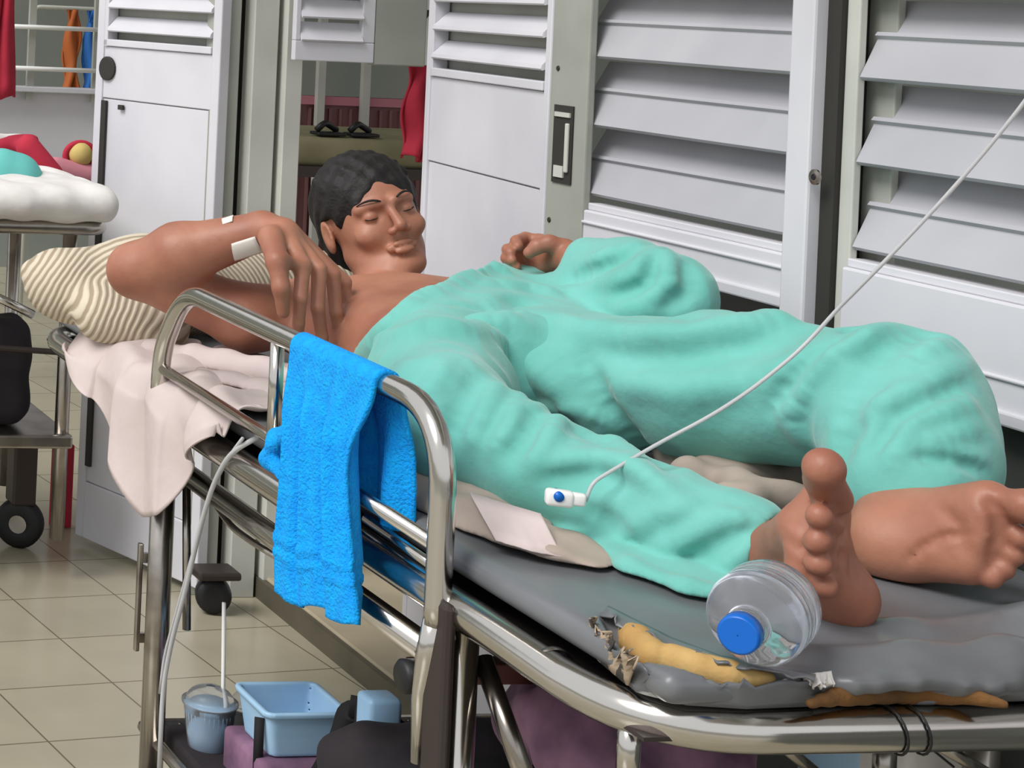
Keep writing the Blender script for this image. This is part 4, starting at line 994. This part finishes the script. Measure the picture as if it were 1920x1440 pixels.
# rumpled part of the same bedding between arm and rail
sd = SDF((1.04, 2.36, MT - .01), (1.42, 3.02, .90), .005)
for i, (p_, q_, r_) in enumerate([((1.10, 2.95, .79), (1.22, 2.74, .80), .018), ((1.14, 2.85, .79), (1.28, 2.62, .80), .020), ((1.11, 2.75, .79), (1.20, 2.56, .79), .014), ((1.16, 2.70, .785), (1.26, 2.48, .785), .014), ((1.09, 2.62, .785), (1.16, 2.45, .78), .010), ((1.2, 2.9, .785), (1.3, 2.8, .785), .02)]):
    sd.cap(p_, q_, r_, r_ * .7, .03)
X, Y, Z = sd.grid(); sd.d = sd.d + waves(X, Y, Z, [(70, 45, 20, 0, .0022), (-40, 80, 10, 1, .002)]); sd.floor_cut(MT + .013)
o = link('crumpled_sheet', sd.mesh('crumpled', 2), M['sheet']); tag(o, 'crumpled off white sheet lying between the bare arm and the side rail', 'sheet')
# grey beige cloth under the near knee with a hanging corner
sd = SDF((1.06, 1.78, MT - .002), (1.46, 2.5, .86), .004)
for (cx_, cy_, ra_, rb_, rc_) in [(1.14, 2.36, .05, .13, .022), (1.15, 2.16, .055, .12, .028), (1.165, 2.02, .052, .09, .030), (1.19, 1.93, .045, .055, .016), (1.21, 1.885, .03, .04, .008)]:
    sd.ell((cx_, cy_, MT + .003), (ra_, rb_, rc_), None, .03)
for p_, q_, r_ in [((1.15, 2.10, .797), (1.19, 1.90, .782), .008), ((1.12, 2.2, .79), (1.14, 1.98, .787), .008), ((1.17, 2.06, .803), (1.22, 1.97, .79), .007), ((1.12, 2.40, .79), (1.16, 2.15, .80), .010)]: sd.cap(p_, q_, r_, r_ * .5, .012)
X, Y, Z = sd.grid(); sd.d = sd.d + waves(X, Y, Z, [(80, 55, 20, 0, .002), (-60, 90, 30, 1, .0015)]); sd.floor_cut(MT + .003)
o = link('grey_sheet', sd.mesh('grey_sheet', 2), M['grey_sheet']); tag(o, 'grey beige sheet crumpled under the near knee', 'sheet')
fl = ribbon('sheet_corner', G_([(880, 925), (945, 945), (1015, 965)], MT + .040), [tuple(at(930, 1015, z=MT + .012)), tuple(at(1000, 1036, z=MT + .010)), tuple(at(1055, 1046, z=MT + .009))], M['sheet'], o, .0002, .002, 4); fl['label'] = 'paler hanging corner'
# grey cloth between the legs
sd = SDF((1.28, 1.80, MT - .002), (1.74, 2.36, .90), .004)
for a_, b_, r_ in [((1280, 858), (1500, 872), .032), ((1300, 895), (1560, 900), .026), ((1370, 930), (1570, 935), .018), ((1250, 840), (1330, 890), .020), ((1400, 862), (1600, 892), .026), ((1330, 850), (1400, 930), .026)]:
    p_ = at(*a_, z=MT + .022); q_ = at(*b_, z=MT + .022); sd.cap(p_, q_, r_, r_ * .85, .022)
X, Y, Z = sd.grid(); sd.d = sd.d + waves(X, Y, Z, [(75, 65, 20, 0, .0035), (-40, 100, 30, 1, .002)]); sd.floor_cut(MT + .003)
o = link('grey_blanket', sd.mesh('grey_blanket', 2), M['grey_sheet']); tag(o, 'grey beige blanket crumpled between the legs of the patient', 'blanket')

# blue towel folded over the top bar of the side rail
yt0, yt1 = y_at(730, 700, SX), y_at(572, 640, SX)
bm = bmesh.new(); nU, nV = 72, 120; g = []
Lf, Lb = .315, .17
for i in range(nU + 1):
    u = i / nU; row = []
    for j in range(nV + 1):
        s_ = -Lb + (Lb + Lf + math.pi * .0185) * j / nV      # arc length, 0 at the start of the bend
        R0 = .0185
        if s_ < 0: x_, z_, hang = SX + R0, rz + s_, -s_
        elif s_ < math.pi * R0: a_ = s_ / R0; x_, z_, hang = SX + R0 * math.cos(a_), rz + R0 * math.sin(a_), 0
        else: hang = s_ - math.pi * R0; x_, z_ = SX - R0, rz - hang * (1 - .12 * (1 - u))
        side = -1 if s_ > 0 else 1
        hk = min(1, hang / .12)
        fold = (.009 * math.sin(u * 19 + 1.2 + hang * 4) + .004 * math.sin(u * 37 + hang * 5)) * (.35 + .65 * hk) * (1 - .5 * ss(.24, .31, hang))
        x2 = x_ + side * (.002 + (fold + .009) * ss(0, .09, hang))
        if side > 0: x2 = max(x2, SX + .0185)
        yy = yt0 + (yt1 - yt0) * u
        cen = (yt0 + yt1) / 2
        if side < 0: yy = cen + (yy - cen) * (1 - .18 * ss(0, .12, hang) + .16 * ss(.12, .30, hang)) - .012 * ss(0, .3, hang)
        if side < 0 and (abs(hang - .243) < .005 or abs(hang - .262) < .005): x2 -= .002
        z_ += -.004 * math.sin(u * 11) * hk + .003 * math.sin(u * 12 + 1) * ss(.2, .31, hang)
        row.append(bm.verts.new((x2, yy, z_)))
    g.append(row)
for i in range(nU):
    for j in range(nV): bm.faces.new((g[i][j], g[i + 1][j], g[i + 1][j + 1], g[i][j + 1]))
o = from_bm('towel', bm, M['towel'], None, True); md = o.modifiers.new('thick', 'SOLIDIFY'); md.thickness = .006; md.offset = -1
tag(o, 'bright blue terry towel hanging over the side rail', 'towel')
# loose corner of it bunched through the rail
sd = SDF((1.0, 2.20, .74), (1.09, 2.40, .87), .003); a_ = at(520, 830, x=1.038)
sd.chain([at(556, 800, x=1.034), at(520, 828, x=1.032), at(508, 858, x=1.032), at(530, 890, x=1.03)], [.010, .014, .013, .010], .01)
X, Y, Z = sd.grid(); sd.d = sd.d + waves(X, Y, Z, [(160, 90, 120, 0, .0015)])
link('bunched_corner', sd.mesh('bunch', 2), M['towel'], o)

# ------------------------------------------------------------------ water bottle
cp = at(1385, 1195, z=MT + .045); bd = at(1478, 1148, z=MT + .045); ax = Vector((bd.x - cp.x, bd.y - cp.y, 0)).normalized()
_r = ray(1440, 1170); ax = (Vector((_r.x, _r.y, 0)).normalized() + Vector((.17, -.13, 0))).normalized()
br_ = .043
wb_ = empty('water_bottle', (cp.x, cp.y, MT), 'clear plastic water bottle with blue cap lying at the foot', 'bottle')
b0 = Vector((cp.x, cp.y, MT + br_ + .0045))
prof = [(.012, .0125), (.020, .0125), (.0205, .016), (.023, .016), (.024, .0135), (.034, .020), (.046, .033), (.056, .040), (.062, br_), (.070, br_), (.073, br_ - .0022), (.076, br_), (.088, br_), (.091, br_ - .002), (.094, br_), (.110, br_), (.113, br_ - .002), (.116, br_), (.140, br_), (.147, br_ - .004), (.153, br_ - .001), (.160, br_ - .006), (.162, .020), (.158, .004)]
prof_in = [(h_ - (.0006 if i < 21 else .0009), r_ - .0007) for i, (h_, r_) in enumerate(prof)]
bm = bmesh.new(); lathe(bm, prof + [(.158, .0005)], b0, ax, 48); lathe(bm, [(h_, r_ - .0008) for h_, r_ in prof[:-3]] + [(.1585, br_ - .008), (.160, .02), (.1565, .004), (.1565, .0005)], b0, ax, 48)
for v in bm.verts:
    q_ = (v.co - b0).dot(ax)
    if q_ > .062: v.co -= ax * (q_ - .062) * .35
from_bm('bottle_body', bm, M['clear'], wb_, True)
bm = bmesh.new(); lathe(bm, [(-.004, .0005), (-.004, .0155), (-.002, .0175), (.013, .0178), (.0135, .0165)], b0, ax, 40, (False, True))
o = from_bm('cap', bm, M['blue'], wb_, True); o['label'] = 'blue screw cap'
for p_ in o.data.polygons: p_.use_smooth = abs(p_.normal.dot(ax)) < .9

# ------------------------------------------------------------------ infusion line with clamp, and the drain tube at the head leg
iv = empty('infusion_line', at(1060, 935, y=1.90), 'thin clear infusion tube running over the legs up to the right', 'tube')
cl0 = at(1022, 930, y=1.915); cl1 = at(1098, 940, y=1.90)
ivp = [cl1, at(1110, 905, y=1.90), at(1160, 875, y=1.90), at(1240, 828, y=1.90), at(1330, 782, y=1.885), at(1410, 730, y=1.88), at(1490, 665, y=1.875), at(1530, 625, y=1.87), at(1565, 585, y=1.86), at(1640, 510, y=1.82), at(1750, 395, y=1.78), at(1860, 270, y=1.74), at(1960, 140, y=1.70), at(2100, -80, y=1.68)]
tube_obj('tube', fillet(ivp, .05, 5), .0021, M['tubing'], iv, 10)
bm = bmesh.new(); d_ = (cl1 - cl0); L = d_.length; d_.normalize(); u_ = Vector((0, 0, 1)); v_ = d_.cross(u_).normalized(); u_ = v_.cross(d_)
MM = Matrix((d_, v_, u_)).transposed().to_4x4(); MM.translation = cl0
box(bm, (0, -.008, -.009), (L * .7, .008, .009), .004, MM); box(bm, (L * .6, -.006, -.006), (L, .006, .008), .003, MM); from_bm('roller_clamp', bm, M['white_plastic'], iv, True)
bm = bmesh.new(); lathe(bm, [(-.0095, .0055), (.0095, .0055)], cl0 + d_ * L * .3 + u_ * .003 - v_ * .0, v_, 20, (True, True)); o = from_bm('roller', bm, M['blue'], iv, True); o['label'] = 'blue clamp wheel'
dx_ = BX0 - .026
dr = empty('drain_tube', at(440, 850, x=dx_), 'clear tube looped over the stretcher frame and hanging by the head leg', 'tube')
p_ = [at(460, 818, x=1.045) + V(0.02, 0, .0), at(432, 848, x=dx_), at(400, 905, x=dx_), at(372, 1000, x=dx_), at(350, 1100, x=dx_), at(322, 1200, x=dx_), at(305, 1290, x=dx_), at(298, 1460, x=dx_)]
tube_obj('tube', fillet(p_, .06, 6), .0036, M['tubing'], dr, 10)
p_ = [at(455, 822, x=1.05), at(425, 862, x=dx_ + .006), at(392, 930, x=dx_ + .006), at(364, 1030, x=dx_ + .006), at(336, 1130, x=dx_ + .006), at(308, 1230, x=dx_ + .006), at(300, 1300, x=dx_ + .006)]
tube_obj('tube', fillet(p_, .06, 6), .0026, M['tubing'], dr, 10)

# ------------------------------------------------------------------ things on the lower shelf
sh = sz + .0045
yc = 2.78
c_ = at(402, 1400, y=yc); c_.z = sh
rim = at(402, 1315, y=yc).z
# storage box the cups stand in front of
def cup(c_, zr_, r_, label, content=None, dome=False):
    h_ = zr_ - c_.z; root = empty('plastic_cup', c_, label, 'cup')
    bm = bmesh.new(); lathe(bm, [(0, .0005), (0, r_ * .68), (h_ * .5, r_ * .85), (h_ * .97, r_), (h_, r_ + .002), (h_, r_ - .0015), (h_ * .5, r_ * .85 - .001), (.002, r_ * .68 - .001), (.002, .0005)], c_, (0, 0, 1), 36); from_bm('cup_body', bm, M['cup_clear'], root, True)
    if content:
        bm = bmesh.new(); lathe(bm, [(.003, .0005), (.003, r_ * .66), (h_ * .5, r_ * .82), (h_ * .88, r_ * .93), (h_ * .88, .0005)], c_, (0, 0, 1), 32); from_bm('cup_sleeve', bm, content, root, True)
    if dome:
        pr_ = [(h_, r_ + .003), (h_ + .004, r_ + .003), (h_ + .005, r_ - .002)] + [(h_ + .005 + .022 * math.sin(a_), (r_ - .004) * math.cos(a_)) for a_ in [i * math.pi / 16 for i in range(8)]]
        bm = bmesh.new(); lathe(bm, pr_, c_, (0, 0, 1), 36); from_bm('lid', bm, M['cup_clear'], root, True)
    return root
riser = .0
zc = at(402, 1428, y=yc).z
bz = zc - .004
bm = bmesh.new(); box(bm, (BX0 + .04, 2.50, sz + .005), (1.60, 2.87, zc - .002), .006); o = from_bm('storage_tray', bm, M['dark_cloth']); tag(o, 'dark flat case lying on the lower shelf under the cups', 'case')
sxr = (at(450, 1320, y=yc).x - at(350, 1320, y=yc).x) / 2
cA = at(390, 1400, y=yc); cA.z = zc
cup(cA, at(390, 1318, y=yc).z, sxr * .93, 'plastic cup with pale blue content, dome lid and straw', M['pale_blue'], True)
sw0 = at(418, 1330, y=yc); sw1 = at(420, 1130, y=yc - .01)
so_ = tube_obj('drinking_straw', [Vector((sw0.x, yc, zc + .03)), sw0, sw1], .0032, M['white_plastic'], None, 10); tag(so_, 'white straw standing in the dome lidded cup', 'straw')
cB = at(462, 1400, y=yc + .075); cB.z = zc
cup(cB, at(462, 1325, y=yc + .075).z, sxr * .72, 'empty clear cup standing behind the cup with the straw', None, True)
# pale blue tub, straps, second blue packet, purple bundle, black bag
ta = at(482, 1318, y=2.62); tb_ = at(632, 1318, y=2.62); tz = at(560, 1403, y=2.62).z
tub = empty('tub', ((ta.x + tb_.x) / 2, 2.62, tz), 'pale blue plastic tub on the lower shelf right of the cups', 'tub')
sd = SDF((ta.x - .03, 2.54, tz - .02), (tb_.x + .04, 2.75, ta.z + .03), .003)
cxm = (ta.x + tb_.x) / 2; hw = (tb_.x - ta.x) / 2; hh_ = (ta.z - tz) / 2
X, Y, Z = sd.grid(); k_ = 1 - .16 * np.clip((ta.z - Z) / (2 * hh_), 0, 1)
qx = np.abs(X - cxm) - hw * k_ + .012; qy = np.abs(Y - 2.64) - .06 * k_ + .012; qz = np.abs(Z - (tz + ta.z) / 2) - hh_; d2 = np.sqrt(np.maximum(qx, 0) ** 2 + np.maximum(qy, 0) ** 2) + np.minimum(np.maximum(qx, qy), 0) - .012
dd = np.maximum(np.sqrt(np.maximum(qx, 0) ** 2 + np.maximum(qy, 0) ** 2) + np.minimum(np.maximum(qx, qy), 0) - .012, qz)
ins = np.maximum(d2 + .0045, tz + .005 - Z)
rimd = np.maximum(np.abs(Z - (ta.z - .004)) - .0045, d2 - .005)
sd.d = np.minimum(np.maximum(dd, -ins), np.maximum(rimd, -(d2 + .0045))).astype(np.float32)
link('tub_body', sd.mesh('tub', 1), M['pale_blue'], tub)
tub_low = tz
bm = bmesh.new(); box(bm, (cxm - hw - .01, 2.57, zc + .0005), (cxm + hw + .12, 2.72, tz - .0015), .01); o = from_bm('folded_cloth', bm, M['purple'], None, True); tag(o, 'folded purple cloth under the pale blue tub', 'cloth')
pa_ = at(688, 1308, y=2.46); pb_ = at(750, 1342, y=2.46)
bm = bmesh.new(); box(bm, (pa_.x, 2.45, sz + .006), (pb_.x, 2.495, pa_.z), .008); o = from_bm('blue_packet', bm, M['pale_blue'], None, True); tag(o, 'tall pale blue packet standing behind the black straps beside the side rail arm', 'packet')
def strap(pts, w_, name='strap', par=None):
    bm = bmesh.new(); rows = []
    for i, p in enumerate(pts):
        p = Vector(p); t_ = (Vector(pts[min(i + 1, len(pts) - 1)]) - Vector(pts[max(i - 1, 0)])).normalized(); s_ = t_.cross(Vector((-.5, -.85, .1))).normalized() * w_ / 2
        rows.append((bm.verts.new(p - s_), bm.verts.new(p + s_)))
    for a_, b_ in zip(rows, rows[1:]): bm.faces.new((a_[0], a_[1], b_[1], b_[0]))
    o = from_bm(name, bm, M['strap'], par, True); md = o.modifiers.new('t', 'SOLIDIFY'); md.thickness = .004; return o
bagc = at(690, 1440, y=2.42)
bag = empty('travel_bag', (bagc.x, 2.42, sh), 'black travel bag with straps on the lower shelf', 'bag')
sd = SDF((1.08, 2.08, sh - .01), (1.72, 2.50, .55), .008)
sd.rbox((1.42, 2.28, .31), (.26, .17, .09), .07); sd.rbox((1.27, 2.38, .27), (.08, .09, .06), .04, None, .03)
X, Y, Z = sd.grid(); sd.d = sd.d + waves(X, Y, Z, [(30, 20, 26, 0, .006), (60, -40, 50, 1, .003)]); sd.floor_cut(sh + .003)
link('bag_body', sd.mesh('bag_body', 2), M['dark_cloth'], bag)
strap(fillet([at(600, 1460, y=2.53), at(640, 1390, y=2.53), at(655, 1330, y=2.53), at(690, 1345, y=2.51), at(720, 1400, y=2.50), at(730, 1460, y=2.5)], .03, 5), .034, 'strap', bag)
strap([at(655, 1322, y=2.525), at(700, 1330, y=2.52), at(760, 1380, y=2.50)], .03, 'strap', bag)
strap([at(487, 1345, y=2.60), at(483, 1450, y=2.60)], .014, 'strap', bag)
sd = SDF((1.1, 1.66, .40), (1.75, 2.16, .66), .007)
sd.chain([at(1000, 1345, y=2.08), at(1100, 1380, y=1.96), at(1220, 1400, y=1.90), at(1330, 1410, y=1.9)], [.045, .06, .06, .05], .03)
X, Y, Z = sd.grid(); sd.d = sd.d + waves(X, Y, Z, [(50, 40, 46, 0, .006), (90, -60, 70, 1, .003)])
o = link('purple_bundle', sd.mesh('purple', 2), M['purple']); tag(o, 'purple printed cloth bundle hanging under the foot of the stretcher', 'cloth')
for i, (px0, px1, py, yy, mt, lb_, nm) in enumerate([(1620, 1700, 1395, 2.05, 'pale_blue', 'pale blue box under the foot of the stretcher', 'blue_box'), (1705, 1830, 1395, 1.98, 'white_cloth', 'white plastic sack under the foot of the stretcher, right of the blue box', 'white_sack')]):
    a_ = at(px0, py, y=yy); b_ = at(px1, py, y=yy)
    bm = bmesh.new(); box(bm, (a_.x, yy, sh), (b_.x, yy + .12, a_.z), .012); o = from_bm(nm, bm, M[mt], None, True); tag(o, lb_, 'box' if i == 0 else 'sack')
